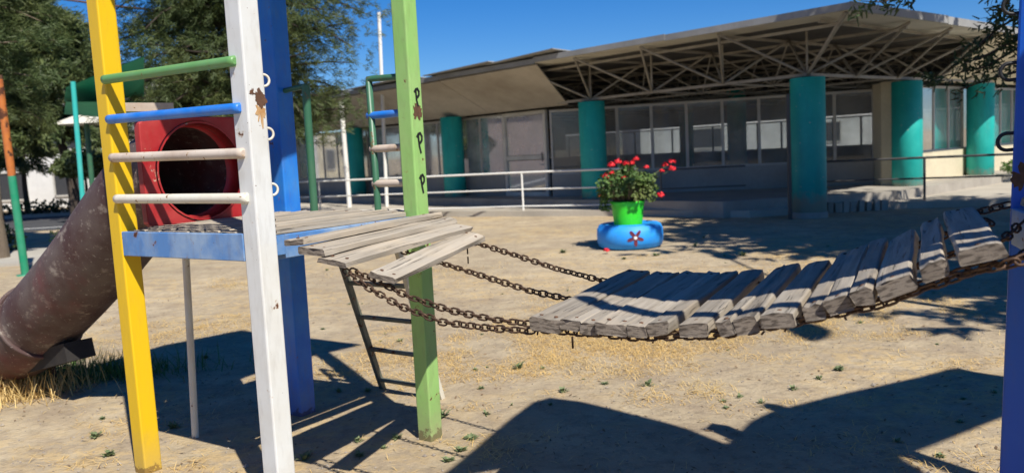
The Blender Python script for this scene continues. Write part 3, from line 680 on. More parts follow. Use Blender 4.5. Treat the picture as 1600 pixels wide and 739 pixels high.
# deck frame
def beam(a, b2, zc, ht, wd, mat, par, nm='deck_beam'): return MB().bar(a+Z*zc, b2+Z*zc, wd, ht).build(nm, mat, par, bevel=.004)
beam(TY+(TW-TY).normalized()*.05-E_*.035, TW+(TY-TW).normalized()*.055-E_*.035, 1.236, .125, .03, M['beam_blue'], tow)
beam(TW+E_*.06-N_*.004, TG-E_*.055-N_*.004, 1.222, .11, .03, M['beam_blue'], tow)
beam(TG+N_*.055, TB-N_*.065, 1.222, .115, .05, M['beam_blue'], tow)
beam(TY+E_*.055, TB-E_*.065, 1.222, .115, .05, M['beam_blue'], tow)
mbp = MB(); mbp.box(TW+E_*.085-N_*.03+Z*1.235, E_, N_, Z, .03, .006, .045); mbp.build('bracket', M['beam_blue'], tow)
def plank(A, B, wd, tk, par, upv=Z, name='plank', seed=0, rough=.004, label=None, z0=0):
    """weathered board from A to B (end centres); own frame, x along its length"""
    A = Vector(A); B = Vector(B); X = (B-A).normalized(); Zv = Vector(upv); Zv = (Zv-X*Zv.dot(X)).normalized(); Y = Zv.cross(X)
    F = Matrix((( X.x, Y.x, Zv.x, (A.x+B.x)/2), (X.y, Y.y, Zv.y, (A.y+B.y)/2), (X.z, Y.z, Zv.z, (A.z+B.z)/2), (0, 0, 0, 1)))
    L_ = (B-A).length; nx = 22; prof = [(-.5, .38), (-.42, .5), (-.14, .51), (.14, .5), (.42, .5), (.5, .38), (.5, -.4), (.44, -.5), (-.44, -.5), (-.5, -.4)]; n = len(prof)
    V = []; F_ = []
    for i in range(nx+1):
        u = i/nx; x = -L_/2+L_*u; e = min(i, nx-i)
        for j, (py_, pz) in enumerate(prof):
            q = Vector((x*4, py_*3+seed*7.3, pz*3+seed)); r_ = rough*(1+(1.2 if e < 2 else 0))
            en = noise.noise((py_*4+seed, pz*4, seed*5.0+i))*.008 if e == 0 else 0
            V.append((x+en+(noise.noise(q*2)*.006 if e < 2 else 0), py_*wd+noise.noise(q)*r_*1.3, pz*tk+noise.noise(q+Vector((9, 3, 1)))*r_))
    for i in range(nx):
        for j in range(n): F_.append((i*n+j, i*n+(j+1) % n, (i+1)*n+(j+1) % n, (i+1)*n+j))
    mb = MB(); mb.add(V, [f_[::-1] for f_ in F_], 0, False)
    mb.add(V[:n], [tuple(range(n))], 1); mb.add(V[-n:], [tuple(range(n))[::-1]], 1)
    mb.v = mb.v
    for xx in (-L_/2+.05, L_/2-.05):
        for yy in ((-.25, .25) if wd > .11 else (0,)):
            mb.lathe((xx+rnd()*.01, yy*wd, tk*.5), [(.0075, -.002), (.0075, .0015), (.001, .003)], 8, mi=2)
    return mb.build(name, [M['wood'], M['wood_end'], M['rust']], par, F=F, label=label)
random.seed(4)
nd = 9
for i in range(nd):
    v = .012+(SS-.03)*(i+.5)/nd; base = TW+N_*v+Z*1.292
    a0, a1 = -.035, SS+.05
    if i == 0: a0, a1 = .06, SS-.06
    if i == nd-1: a0, a1 = .07, SS-.07
    plank(base+E_*a0, base+E_*a1+Z*rnd()*.003, SS/nd-.012, .028, tow, name='deck_board', seed=i+30, rough=.0025)
# guard rungs between yellow and white
for (xa, ya, xb, yb, mt) in ((163, 125, 357, 97, 'rung_green'), (170, 187, 365, 170, 'rung_blue'), (175, 247, 371, 240, 'rung_cream'), (182, 311, 377, 310, 'rung_white')):
    a = at_plane(xa, ya, E_, TW-E_*.056); b2 = at_plane(xb, yb, E_, TW-E_*.056)
    d = (b2-a).normalized(); r = .0235
    MB().tube([a+d*.0, a+d*.004, a+d*.03, b2+d*.015, b2+d*.04, b2+d*.045], [r*.6, r, r, r, r, r*.6], 16).build('rung', M[mt], tow)
# guard at the back over the slide mouth
rA = at_plane(188, 168, N_, TY+N_*.0); rB = at_plane(268, 168, N_, TY)
MB().bar(rA, rB, .04, .045).build('rail', M['rung_cream'], tow)
# handrails at the ladder opening (B-G side)
q0 = TB; 
def bg(x, y): return at_plane(x, y, E_, TB)
a1 = bg(478, 140); a1.z = 2.06; a2 = bg(491, 328)
MB().tube([fB(2.045), a1-N_*0, ], .016, 10).build('handrail', M['dkgreen'], tow)
MB().tube([Vector((a1.x, a1.y, 2.065)), Vector((a2.x, a2.y, 1.29))], .024, 14).build('handrail', M['dkgreen'], tow)
c1 = bg(576, 124); c2 = bg(591, 330)
MB().tube([fG(2.045)+N_*.04, c1+(fG(2.045)-c1)*.08, c1, c1*.98+c2*.02, c2], [.018, .018, .019, .02, .02], 12).build('handrail', M['dkgreen'], tow)
for (x0_, y0_, mt) in ((580, 181, 'rung_blue'), (585, 233, 'rung_cream'), (589, 287, 'rung_cream')):
    a = bg(x0_, y0_); e = fG(a.z)+N_*.045
    d = (e-a).normalized(); MB().tube([a-d*.03, a-d*.024, a+d*.02, e], [.012, .02, .021, .021], 12).build('rung', M[mt], tow)
# ladder behind the deck
lad = thing('ladder', None, None); lad.parent = tow; WM[lad] = Matrix.Translation(TG); lad.matrix_local = WM[tow].inverted() @ WM[lad]
for k in ('label', 'category'):
    if k in lad: del lad[k]
L0 = at_z(598, 606); R0 = at_z(690, 622)
Lt = at_plane(512, 345, E_, TB+E_*.07); Rt = at_plane(608, 345, E_, TB+E_*.07)
Rdir = (Rt-R0); Ldir = (Lt-L0)
MB().bar(L0-Ldir*.02, Lt, .034, .034, E_).build('rail', M['ladder'], lad)
MB().bar(R0-Rdir*.02, Rt, .034, .034, E_).build('rail', M['rung_white'], lad)
for k in (.02, .22, .42, .62, .82):
    MB().tube([L0+Ldir*(k+.04), R0+Rdir*(k+.04)], .016, 10).build('rung', M['ladder'], lad)
# thin white prop under the deck
pb = at_z(305, 683); 
MB().tube([pb-Z*.05, at_plane(290, 395, N_, (pb.x, pb.y, 0))], .021, 12).build('support_pipe', M['rung_white'], tow)
# hooks on the white post
def hook(par, c, d, r=.026, w_=.006, mat=None):
    pts = [Vector(c)+d*(-.012)+Z*r]+[Vector(c)+d*(r*.7+sin(pi*k/10)*r*1.0)+Z*(cos(pi*k/10)*r) for k in range(11)]+[Vector(c)+d*(-.002)-Z*r*.95]
    MB().tube(pts, w_, 8).build('hook', mat or M['rung_white'], par)
for (x, y) in ((405, 127), (414, 210), (424, 296)):
    z0 = at_plane(x, y, N_, TW).z; hook(pW, fW(z0)+E_*.051-N_*.02, (E_*.9-N_*.3).normalized())
coil = MB()
for k in range(5):
    c_ = fW(1.35-.028*k)+E_*.05-N_*.025
    coil.tube([c_+(E_*cos(a)+Z*sin(a)*.3-N_*sin(a)*.4)*.02 for a in [2*pi*i/12 for i in range(12)]], .0045, 6, closed=True)
coil.build('wire_coil', M['rust'], pW)
# tower roof (above the picture): two pitched sheets on the four posts
def roof4(par, c, half, z0, rise, lift=.0):
    e1, n1 = E_*half, N_*half
    A = [c-e1-n1+Z*z0, c+e1-n1+Z*z0, c+e1+n1+Z*z0, c-e1+n1+Z*z0]; r1 = c-n1+Z*(z0+rise); r2 = c+n1+Z*(z0+rise)
    MB().slab([A[0], r1, r2, A[3]], (0, 0, -1), .03).build('roof_shade_sheet', M['overhead_board'], par)
    MB().slab([r1, A[1], A[2], r2], (0, 0, -1), .03).build('roof_shade_sheet', M['overhead_board'], par)
tc_ = (TW+TG+TY+TB)/4; roof4(tow, tc_, .82, 3.25, .22)

# ---------------------------------------------------------------- tube slide
sl = thing('tube_slide', None, None); sl.parent = tow
for k in ('label', 'category'):
    if k in sl: del sl[k]
KC = TY+E_*.49+Z*1.587; WM[sl] = Matrix.Translation(Vector((KC.x, KC.y, 0))); sl.matrix_local = WM[tow].inverted() @ WM[sl]
# flange plate with round hole
def flange():
    mb = MB(); n = 48; hw, hh = .355, .305; R = .280; V = []
    for off in (.0, .05):
        for k in range(n):
            a = 2*pi*k/n; ca_, sa = cos(a), sin(a); m_ = max(abs(ca_)/hw, abs(sa)/hh)
            q = (abs(ca_)/hw)**18+(abs(sa)/hh)**18; m8 = q**(1/18)
            V.append(KC+N_*off+E_*ca_/m8+Z*sa/m8)
        for k in range(n):
            a = 2*pi*k/n; V.append(KC+N_*off+(E_*cos(a)+Z*sin(a))*R)
    F_ = []
    for k in range(n):
        j = (k+1) % n
        F_ += [(k, j, n+j, n+k), (2*n+k, 3*n+k, 3*n+j, 2*n+j), (k, 2*n+k, 2*n+j, j), (n+k, n+j, 3*n+j, 3*n+k)]
    mb.add(V, F_, 0, False); return mb
flange().build('flange', M['red'], sl, bevel=.006)
path = [KC+N_*.056]+[KC+N_*.18, KC+N_*.36-Z*.03, KC+N_*.56-Z*.115, KC+N_*.77-Z*.245, KC+N_*1.36-Z*.63, KC+N_*2.04-Z*1.02]
path = [Vector(p) for p in path]
def smoothpath(P, n=6):
    out = []
    for i in range(len(P)-1):
        p0 = P[max(i-1, 0)]; p1 = P[i]; p2 = P[i+1]; p3 = P[min(i+2, len(P)-1)]
        for k in range(n):
            t_ = k/n; out.append(.5*((2*p1)+(p2-p0)*t_+(2*p0-5*p1+4*p2-p3)*t_*t_+(3*p1-p0-3*p2+p3)*t_**3))
    return out+[P[-1]]
def shell(P, r, mat, name, par, thick=.012, n=36):
    mb = MB(); mb.tube(P, r, n, caps=False)
    ri = [x-thick for x in (r if isinstance(r, list) else [r]*len(P))]
    m2 = MB(); m2.tube(P, ri, n, caps=False); mb.add(m2.v, [f_[::-1] for f_ in m2.f], 0, True)
    k1 = n*(len(P)-1); nv = n*len(P)
    mb.f += [(k, (k+1) % n, nv+(k+1) % n, nv+k) for k in range(n)]+[(k1+k, nv+k1+k, nv+k1+(k+1) % n, k1+(k+1) % n) for k in range(n)]
    mb.mi += [0]*(2*n); mb.sm += [False]*(2*n)
    return mb.build(name, mat, par)
sp = smoothpath(path)
shell(sp, .272, M['slide'], 'tube_section', sl)
mp_ = [path[-1]-(path[-1]-path[-2]).normalized()*.03, path[-1]+N_*.18-Z*.10, path[-1]+N_*.38-Z*.17, path[-1]+N_*.66-Z*.20, path[-1]+N_*.95-Z*.20]
shell(smoothpath(mp_, 4), [.285]*3+[.288]*14, M['slide'], 'exit_section', sl)
MB().tube([path[-1]-(path[-1]-path[-2]).normalized()*.05, path[-1]+(path[-1]-path[-2]).normalized()*.02], .293, 36, caps=True).build('joint_collar', M['slide'], sl) if False else None
cb2 = MB(); dd_ = (path[-1]-path[-2]).normalized()
cc = path[-1]-dd_*.02; s1 = dd_.cross(Z).normalized(); s2 = s1.cross(dd_)
cb2.tube([cc+(s1*cos(2*pi*k/40)+s2*sin(2*pi*k/40))*.285 for k in range(40)], .014, 8, closed=True); cb2.build('joint_ring', M['slide'], sl)
# mouth lining
shell([KC-N_*.008, KC+N_*.11], [.279, .262], M['red'], 'mouth_ring', sl, .01)
# tray and legs under the end
ta = at_plane(22, 568, E_, KC+E_*.02); tb_ = at_plane(124, 538, E_, KC+E_*.02)
MB().bar(ta-Z*.035, tb_-Z*.035, .2, .13).build('support_tray', M['blackrubber'], sl)
lb = at_z(82, 603); MB().tube([lb-Z*.05, at_plane(80, 540, N_, (lb.x, lb.y, 0))+Z*.05], .027, 10).build('support_leg', M['rust'], sl)
MB().tube([lb-Z*.05-N_*-.5+E_*.0, lb+N_*.5+Z*.2], .027, 10).build('support_leg', M['rust'], sl)

# ================================================================ CHAIN BRIDGE
br = thing('plank_bridge', 'sagging bridge of weathered wooden planks hung on rusty chains between the towers', 'bridge', TW-N_*1.45+E_*.5)
def zpath(table, s):
    for (a, za), (b2, zb) in zip(table[:-1], table[1:]):
        if s <= b2: return za+(zb-za)*(s-a)/(b2-a)
    return table[-1][1]
near = [(.06, 1.24), (.30, 1.202), (.53, 1.141), (.71, 1.085), (1.03, .985), (1.3, .972), (1.46, .968), (1.88, .971), (2.13, 1.002), (2.37, 1.06), (2.58, 1.121), (2.69, 1.171), (2.79, 1.215), (2.93, 1.26)]
E2 = Vector((.44, .898, 0)).normalized()
def chain(par, P, pitch=.034, r=.0042, L_=.046, W_=.0245, seed=0, extra=None):
    # resample
    seg = [(P[i+1]-P[i]).length for i in range(len(P)-1)]; tot = sum(seg); n = int(tot/pitch); mb = MB()
    def pos(s):
        for i, q in enumerate(seg):
            if s <= q or i == len(seg)-1: return P[i].lerp(P[i+1], s/q)
            s -= q
    for k in range(n):
        s = (k+.5)*tot/n; c = pos(s); d = (pos(min(tot, s+.02))-pos(max(0, s-.02))).normalized()
        a = d.cross(Z).normalized(); b2 = a.cross(d); ang = radians(45 if k % 2 else -45)+random.uniform(-.35, .35)
        u = a*cos(ang)+b2*sin(ang); pts = []; h_ = L_/2-W_/2
        for i in range(5): t_ = -pi/2+pi*i/4; pts.append(c+d*(h_+cos(t_)*W_/2)+u*sin(t_)*W_/2)
        for i in range(5): t_ = pi/2+pi*i/4; pts.append(c+d*(-h_+cos(t_)*W_/2)+u*sin(t_)*W_/2)
        mb.tube(pts, r, 6, closed=True)
    return mb.build('chain', M['chain'], par)
def cpt(s, t_, z): return TW-N_*s+E_*t_+Z*z
random.seed(9)
dz = -.03
# four chains: near pair and far pair
def vpl(px, py, A, B):
    d = B-A; return at_plane(px, py, (d.y, -d.x, 0), A)
def bp(s_, t_, dz_=0): return TW-N_*s_+E2*t_+Z*(zpath(near, s_)+dz_)
SM = [1.46, 1.6, 1.75, 1.88, 2.0, 2.13, 2.25, 2.37, 2.48, 2.58, 2.69, 2.79, 2.93]
q0 = TW-N_*.48+E_*.04; q1 = bp(1.42, .03)
chain(br, [vpl(x, y, q0, q1) for x, y in ((538, 422), (575, 449), (625, 478), (690, 503), (760, 512), (830, 517))]+[bp(s_, .035, -.004) for s_ in SM]+[bp(3.0, .1, .03)])
q0 = TW-N_*.50+E_*.10; q1 = bp(1.42, .13)
chain(br, [vpl(x, y, q0, q1) for x, y in ((548, 422), (590, 440), (640, 464), (700, 484), (770, 499), (838, 507))]+[bp(s_, .14, -.012) for s_ in SM]+[bp(3.05, .25, .03)])
q0 = TW-N_*.42+E_*.56; q1 = bp(1.42, .52)
chain(br, [vpl(x, y, q0, q1) for x, y in ((628, 392), (690, 411), (760, 433), (830, 455), (897, 469))]+[bp(s_, .55, -.015) for s_ in SM]+[bp(3.0, .7, .03)])
q0 = TW-N_*.36+E_*1.0; q1 = bp(1.40, .90)
chain(br, [vpl(x, y, q0, q1) for x, y in ((738, 378), (800, 397), (870, 420), (950, 441))]+[bp(s_, .98, .0) for s_ in SM[1:]]+[bp(2.84, 1.0, .05), bp(3.0, 1.06, .06)])
pA = at_plane(730, 384, E_, TW+E_*.95); chain(br, [pA, pA-Z*.10], L_=.04)
pA = bp(1.60, .02, -.01); chain(br, [pA, pA-Z*.055])
# links dangling / wire ends under the near edge
wr = MB()
for k in range(9):
    s = 1.48+k*.15+rnd()*.05; c_ = bp(s, .03+rnd()*.02, -.01)
    wr.tube([c_, c_+Vector((rnd()*.012, rnd()*.01, -.006-random.random()*.008))], .0035, 5)
    wr.build('wire_end', M['chain'], br); wr = MB()
# first four boards next to the deck
brd = [((470, 384), (672, 337), .105), ((512, 403), (715, 353), .12), ((545, 413), (722, 372), .0)]
random.seed(12)
def bplank(nx, ny, fx, fy, wd, tk, k, t0=.0, t1=1.0, upv=Z, name='plank', dzn=0):
    a = at_plane(nx, ny, E_, TW+E_*t0); b2 = at_plane(fx, fy, E_, TW+E_*t1); d = (b2-a)
    plank(a, b2, wd, tk, br, upv, name, seed=k)
tilt = lambda q: (Z+N_*q).normalized()
bplank(459, 379, 679, 337, .115, .028, 1, .0, 1.0, tilt(.05))
bplank(486, 393, 695, 344, .15, .028, 2, .0, 1.0, tilt(-.08))
bplank(518, 410, 718, 355, .155, .028, 3, .0, 1.0, tilt(-.12))
bplank(597, 434, 741, 368, .12, .028, 4, .05, 1.0, tilt(-.30))
# main run: near end centre (x, y), visible width in pixels -> boards
run = [(851, 506, 44), (890, 510, 32), (921, 513, 26), (957, 514, 48), (995, 517, 26), (1026, 516, 36), (1083, 515, 46), (1134, 512, 24), (1165, 509, 38), (1216, 500, 52), (1271, 488, 36), (1311, 477, 42), (1350, 463, 36), (1398, 448, 64), (1460, 425, 44), (1533, 398, 78)]
for k, (x, y, wpx) in enumerate(run):
    a = at_plane(x, y, E_, TW); s = (a-TW).dot(-N_)
    a2 = at_plane(x+wpx/2, y, E_, TW); a3 = at_plane(x-wpx/2, y, E_, TW); wd = abs((a2-a3).dot(N_))*.97
    sl_ = (zpath(near, s+.05)-zpath(near, s-.05))/.1+random.uniform(-.10, .10)
    lenp = 1.13+rnd()*.02; dy = rnd()*.014
    A_ = a-E2*rnd()*.012+Z*rnd()*.004; B_ = A_+E2*lenp-N_*dy+Z*(.0+rnd()*.008)
    plank(A_, B_, wd, .042+random.uniform(-.006, .007), br, (Z+N_*sl_).normalized(), 'plank', seed=k+8, rough=.004)

# ================================================================ RIGHT TOWER
RT0 = Vector((1.817, 2.97, 0)); RT1 = Vector((1.46, 2.02, 0)); RT2 = RT0+Vector((.92, -.58, 0)); RT3 = RT1+Vector((.92, -.58, 0))
rtw = thing('play_tower', 'blue play tower at the right edge holding the far end of the plank bridge', 'play tower', RT0)
for P, lab in ((RT0, 'blue post with iron hooks'), (RT1, None), (RT2, None), (RT3, None)):
    o, ff = post(P, 1621 if P is RT0 else 800+FPX*P.x/P.y*1.0, M['deepblue'], rtw, .052 if P is RT0 else .045, 2.1, 0, lab) if P is RT0 else (MB().box(P+Z*1.6, E_, N_, Z, .045, .045, 1.7).build('post', M['deepblue'], rtw, bevel=.006), None)
    if P is RT0: pR, fR = o, ff
bd = (RT1-RT0).normalized()
MB().bar(RT0+bd*.055+Z*1.245, RT1-bd*.05+Z*1.245, .05, .13).build('deck_beam', M['beam_blue'], rtw, bevel=.004)
MB().bar(RT0+Z*1.245+(RT2-RT0).normalized()*.06, RT2+Z*1.245-(RT2-RT0).normalized()*.05, .05, .13).build('deck_beam', M['beam_blue'], rtw, bevel=.004)
for i in range(8):
    q = RT0+(RT2-RT0)*((i+.5)/8)*.98+Z*1.327; plank(q-bd*.02, q+bd*.98, .12, .028, rtw, name='deck_board', seed=60+i)
for (x, y) in ((1581, 8), (1577, 112), (1572, 222), (1612, 120), (1612, 232)):
    z0 = at_y(x, y, RT0.y).z; side = (x < 1590)
    if side: hook(pR, fR(z0)-E_*.03+N_*.052, (N_*.9-E_*.25).normalized(), .03, .0065, M['black'])
    else: hook(pR, fR(z0)-E_*.052+N_*.01, (-E_).normalized(), .028, .0065, M['black'])
zr = at_y(1590, 275, RT0.y).z; blotch(pR, fR(zr)-E_*.0525-N_*-.02, -N_, Z, .03, M['rust'], 8, ragged=.8, n=40, drip=.6)
# unseen sheets and bent pipe added overhead, shaped backwards from the shadows they throw
def unshade(pts, H): k = H/math.tan(EL); return [Vector((x, y, H))-SL*k for x, y in pts]
MB().slab(unshade(([(-.42, 4.0), (-.2, 4.06), (-.05, 4.11), (.12, 3.89), (.26, 3.76), (.58, 3.57), (.8, 3.45), (1.4, 3.2), (1.9, 3.6), (1.85, 4.1)]+[tuple(at_z(*q)[:2]) for q in ((1138, 694), (1080, 672), (1000, 650), (910, 628), (862, 622), (836, 629), (800, 655), (745, 702))])[::-1], 3.25), (0, 0, 1), .03).build('roof_shade_sheet', M['overhead_board'], rtw)
MB().slab(unshade([tuple(at_z(*q)[:2]) for q in ((1135, 700), (1176, 660), (1205, 646), (1300, 621), (1440, 590), (1478, 580), (1500, 576), (1525, 581), (1600, 592), (1600, 640), (1405, 716), (1400, 765), (1190, 765))][::-1], 3.22), (0, 0, 1), .03).build('roof_shade_sheet', M['overhead_board'], rtw)
q_ = unshade([(-.11, 4.0), (-.03, 3.77), (.08, 3.62), (.2, 3.49), (.33, 3.39), (.5, 3.28), (.65, 3.2), (.85, 3.1), (1.2, 3.0)], 3.2)
MB().tube(q_, .042, 10).build('shade_pipe', M['blue'], rtw)  # added overhead only to throw the thin dark band across the planks

# two-headed street lamp outside the picture, its heads throw shadows on the dirt
lp = thing('street_lamp', 'tall street lamp with two heads standing outside the picture right of the blue tower', 'street lamp', (5.2, 4.8, 0))
MB().tube([(5.2, 4.8, 0), (5.2, 4.8, 5.9)], [.07, .045], 12).build('pole', M['alu'], lp)
for hx, hy in ((5.22, 6.75), (4.72, 2.45)):
    hv = Vector((hx, hy, 6.0)); a0 = Vector((5.2, 4.8, 5.85)); dv = (hv-a0).normalized()
    ar = MB().tube([a0, a0.lerp(hv, .5)+Z*.06, hv], .028, 8).build('arm', M['alu'], lp)
    MB().tube([hv-dv*.1, hv+dv*.05, hv+dv*.2, hv+dv*.42, hv+dv*.58], [.05, .13, .17, .12, .03], 12).build('lamp_head', M['alu'], lp)

# ================================================================ TYRE PLANTER
TC = Vector((1.88, 13.15, 0))
ty = thing('tyre_planter', 'blue painted tyre lying flat on the dirt with a star flower on its side', 'planter', TC)
mb = MB(); prof = []
R_o, H_ = .52, .33
prof = [(r_, z_*1.18) for r_, z_ in [(.30, .05), (.36, .012), (.45, 0), (.50, .03), (R_o-.006, .07), (R_o, .075), (R_o+.004, .165), (R_o, .255), (R_o-.006, .26), (.49, .305), (.45, .325), (.43, .318), (.37, .325), (.31, .29), (.30, .26), (.33, .2), (.42, .17), (.42, .1), (.30, .05)]]
mb.lathe(TC, prof, 64); mb.build('tyre', M['tyre'], ty)
sm = MB(); sa = -atan2(1, .0)-.10+.0; fa = atan2(-TC.y, -TC.x)+.0
for kk, rr_, mt in ((0, 1, 'star'), (1, .26, 'starw')):
    sb = MB(); n = 40; V = []
    c_ang = fa+.16
    for k in range(n):
        a = 2*pi*k/n+.3; rad = .125*(.72+.38*cos(5*a)) if kk == 0 else .026
        u = cos(a-.3)*rad; v = sin(a-.3)*rad; R2 = R_o+.008+kk*.004
        V.append(TC+Vector((cos(c_ang+u/R2)*R2, sin(c_ang+u/R2)*R2, .195+v)))
    cen = TC+Vector((cos(c_ang)*(R_o+.008+kk*.004), sin(c_ang)*(R_o+.008+kk*.004), .195))
    sb.add(V+[cen], [(k, (k+1) % n, n) for k in range(n)]); sb.build('painted_flower' if kk == 0 else 'flower_centre', M[mt], ty)
MB().lathe(TC, [(.31, .06), (.001, .075)], 32).build('soil', M['dirt'], ty)
PC = TC+Vector((-.02, .0, .0)); 
pot = thing('flower_pot', 'bright green round pot standing in the blue tyre', 'pot', PC+Z*.1)
pr_ = [(.17, .1), (.2, .11), (.215, .3), (.25, .62), (.268, .70), (.275, .705), (.275, .735), (.25, .735), (.245, .66), (.001, .655)]
MB().lathe(PC, pr_, 48).build('pot_body', M['pot'], pot)
random.seed(33)
ge = thing('geranium_plant', 'bushy green geranium with red blooms growing from the green pot', 'plant', PC+Z*.66)
stm = MB(); lv = MB(); tips = []
CX = PC+Z*1.02
heads = [(955, 259), (966, 254), (978, 257), (988, 256), (994, 250), (956, 271), (947, 277), (956, 287), (1040, 259), (1050, 254), (1050, 265), (1034, 268), (1032, 306), (939, 307), (975, 278), (1010, 262)]
for i in range(190):
    a = random.uniform(0, 2*pi); R = random.uniform(.05, .46); hh = random.uniform(.10, .56)*(1-.35*R/.42)+.07
    tip = PC+Vector((cos(a)*R, sin(a)*R*.9, .66+hh)); b0 = PC+Vector((cos(a)*.1, sin(a)*.1, .66)); m0 = (b0+tip)/2+Vector((cos(a)*.05, sin(a)*.05, .05)); tips.append(tip)
    stm.tube([b0, m0, tip], [.007, .005, .003], 5, caps=False)
def leaf(mb, p, nrm, sz, mi=0):
    a = nrm.cross(rdir()).normalized(); b2 = nrm.cross(a); n = 6
    V = [p+nrm*sz*.15]+[p+(a*cos(2*pi*k/n)+b2*sin(2*pi*k/n))*sz*(1 if k % 2 else .75) for k in range(n)]
    mb.add(V, [(0, k+1, (k+1) % n+1) for k in range(n)], mi)
for tpt in tips:
    for k in range(20):
        p = tpt+rdir()*.075; leaf(lv, p, (Vector((rnd(), rnd(), .6))+(p-CX)*1.2).normalized(), random.uniform(.016, .034))
for k in range(220):
    a = random.uniform(pi*.9, pi*1.15); p = PC+Vector((cos(a)*random.uniform(.30, .45), sin(a)*random.uniform(.25, .4), random.uniform(.6, .82)))
    leaf(lv, p, rdir(), random.uniform(.012, .026))
stm.build('stems', M['bark'], ge); lv.build('leaves', M['geran'], ge)
def bloom(c, r, mat, par):
    mb = MB()
    for k in range(46):
        d = rdir(); d.z = abs(d.z)*.8+d.z*.2; p = c+d*r*random.uniform(.6, 1); leaf(mb, p, (d+rdir()*.4).normalized(), r*.36)
    mb.build('bloom', mat, par)
for i, (x, y) in enumerate(heads):
    c_ = at_y(x, y, PC.y-.1+rnd()*.12); m0 = PC+Z*.8
    stb = MB().tube([PC+Vector((rnd()*.1, rnd()*.1, .7)), (m0+c_)/2+Vector((0, 0, .03)), c_], [.005, .004, .003], 5).build('flower_stem', M['weed'], ge)
    bloom(c_, random.uniform(.038, .070), M['orange_flower'] if i == 13 else M['red_flower'], ge)
fp = at_z(948, 392, .04); ff_ = thing('fallen_flower', 'single red bloom fallen on the dirt before the blue tyre', 'flower', Vector((fp.x, fp.y, 0))); bloom(fp, .05, M['red_flower'], ff_)

# ================================================================ GROUND COVER
random.seed(77)
def weed_mesh(n, sz):
    mb = MB()
    for k in range(n):
        a = random.uniform(0, 2*pi); d = Vector((cos(a), sin(a), random.uniform(.35, 1.6))).normalized(); L_ = sz*random.uniform(.5, 1.1)
        s_ = d.cross(Z).normalized()*sz*.13; p0 = Vector((rnd(), rnd(), 0))*sz*.15; m1 = p0+d*L_*.55+Z*.1*sz; e = p0+d*L_-Z*L_*.12
        mb.add([p0-s_*.3, p0+s_*.3, m1+s_, m1-s_, e], [(0, 1, 2, 3), (3, 2, 4)])
    return mb
wt = []
wp = [(150, 683, 1.1), (170, 712, 1), (810, 577, .9), (847, 576, .9), (1010, 603, 1.1), (880, 612, .9), (562, 712, 1), (475, 718, .9), (735, 686, 1.1), (760, 647, 1), (620, 685, .8), (575, 612, 1.1), (692, 650, .8), (1310, 578, .9), (1345, 505, 1), (1280, 592, .6), (945, 600, .7), (742, 578, .5), (505, 515, .9), (1155, 622, .7), (1240, 608, .7), (1130, 628, .6), (720, 705, .8), (1020, 360, 1.6), (1085, 385, 1.5), (1160, 400, 1.3), (880, 395, 1.3), (1025, 400, 1.4), (975, 405, 1.2), (1100, 372, 1.3), (560, 690, .9), (600, 700, .6), (270, 668, .9), (1470, 712, .8), (1400, 690, .8), (320, 560, .8), (160, 655, .8), (700, 720, .9), (1500, 660, .7), (545, 475, .6), (665, 610, .8), (860, 632, .6), (1190, 630, .6)]
protos = [weed_mesh(26, .075), weed_mesh(40, .06), weed_mesh(18, .09), weed_mesh(60, .045), weed_mesh(12, .06)]
for _ in range(46):
    wp.append((random.uniform(480, 1560), 380+260*random.random()**1.5, random.uniform(.25, .6)))
first = {}
for i, (x, y, sc) in enumerate(wp):
    k = i % 5; p = at_z(x, y)
    if k not in first:
        o = protos[k].build('weed_tuft', M['weed'], None, F=Matrix.Identity(4)); first[k] = o
    else: o = first[k].copy(); COL.objects.link(o)
    o.location = (p.x, p.y, gz(p.x, p.y)-.004); o.rotation_euler = (0, 0, random.uniform(0, 6)); q = sc*random.uniform(.7, 1.3); o.scale = (q, q, q*random.uniform(.7, 1.1))
    props(o, 'small grey green weed tuft sprouting from the dry dirt', 'weed', 'weed tufts scattered over the dirt')
    o.matrix_world = Matrix.LocRotScale(o.location, o.rotation_euler, o.scale)
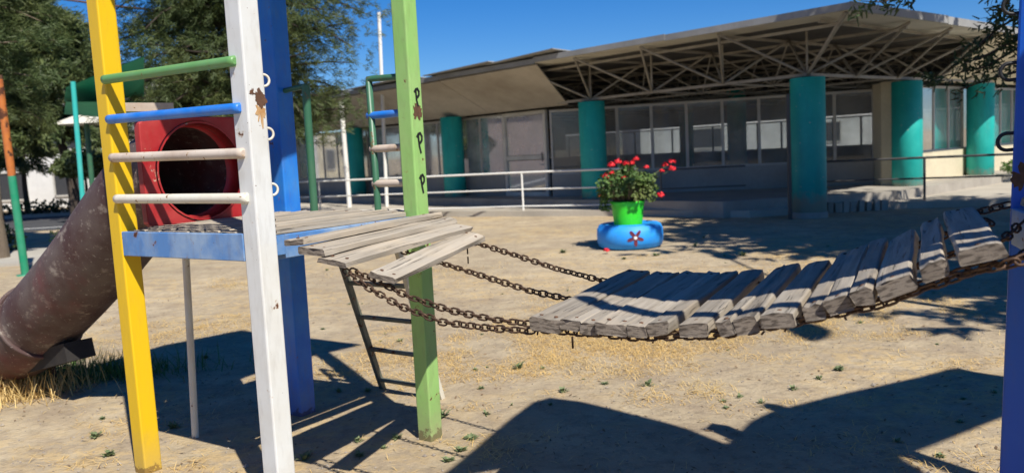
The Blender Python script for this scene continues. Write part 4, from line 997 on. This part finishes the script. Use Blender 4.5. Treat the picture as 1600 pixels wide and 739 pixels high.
# straw bits
def strawfield(n, fn, name='dry_grass', mat=None, ln=(.025, .10), wd=.0016, upk=.3):
    mb = MB()
    for _ in range(n):
        x, y = fn(); z = gz(x, y)+.002; a = random.uniform(0, 2*pi); L_ = random.uniform(*ln)
        d = Vector((cos(a), sin(a), abs(random.gauss(0, upk)))).normalized()*L_; s_ = Vector((-d.y, d.x, 0)).normalized()*wd; p = Vector((x, y, z))
        m1 = p+d*.5+Z*.003
        mb.add([p-s_, p+s_, m1+s_*.8, m1-s_*.8, p+d*1.0-Z*L_*.08+Z*.0], [(0, 1, 2, 3), (3, 2, 4)])
    o = mb.build(name, mat or M['straw']); return props(o, kind='stuff')
def fld():
    while True:
        x = random.uniform(-4.5, 5); y = random.uniform(3.6, 12)
        v = noise.noise((x*.7, y*.55, 4))+.5*noise.noise((x*3, y*3, 1))
        c = math.exp(-((x-1.6)/2.3)**2-((y-6.9)/1.15)**2)*1.5*(.55+.9*noise.noise((x*2.2, y*1.6, 8)))
        if random.random() < max(0.008, (v-.12)*.8*(1 if y < 9 else .6)+c*.8): return x, y
strawfield(46000, fld)
def edge():
    a = random.gauss(0, 1); return -3.85+random.gauss(0, .26), 6.12+random.gauss(0, .17)
strawfield(2600, edge, 'tall_dry_grass', M['straw'], (.08, .26), .0032, 1.6)
strawfield(1500, lambda: (-3.5+random.gauss(0, .42), 6.5+random.gauss(0, .16)), 'tall_green_grass', M['hedge'], (.1, .26), .0035, 1.6)
# pebbles and clods
pe = MB()
for _ in range(5200):
    y = 3.4+11*random.random()**1.6; x = random.uniform(-.75, .75)*y; r = random.uniform(.003, .011)*(2.2 if random.random() < .03 else 1); z = gz(x, y)+r*.2
    V = [Vector((x, y, z))+Vector((a*random.uniform(.6, 1.2), b2*random.uniform(.6, 1.2), c*.7))*r for a, b2, c in ((1, 0, 0), (-1, 0, 0), (0, 1, 0), (0, -1, 0), (0, 0, 1), (0, 0, -1))]
    pe.add(V, [(0, 2, 4), (2, 1, 4), (1, 3, 4), (3, 0, 4), (2, 0, 5), (1, 2, 5), (3, 1, 5), (0, 3, 5)])
props(pe.build('pebbles', matte('pebble_stone', (.38, .33, .27), (.2, .17, .14), 9, .9)), kind='stuff')

# dead leaves and bark crumbs
dl = MB()
for _ in range(3800):
    y = 3.4+9*random.random()**1.5; x = random.uniform(-.75, .75)*y; z = gz(x, y)+.004
    if noise.noise((x*1.1, y*1.1, 12)) < random.uniform(-.5, .35): continue
    a = random.uniform(0, 2*pi); L_ = random.uniform(.006, .022); d = Vector((cos(a), sin(a), rnd()*.3))*L_; s_ = Vector((-sin(a), cos(a), rnd()*.4))*L_*.35; p = Vector((x, y, z))
    dl.add([p-d, p-s_, p+d+Z*.004, p+s_+Z*.003], [(0, 1, 2, 3)])
props(dl.build('dead_leaves', matte('dead_leaf', (.16, .10, .055), (.30, .20, .11), 6, .9)), kind='stuff')
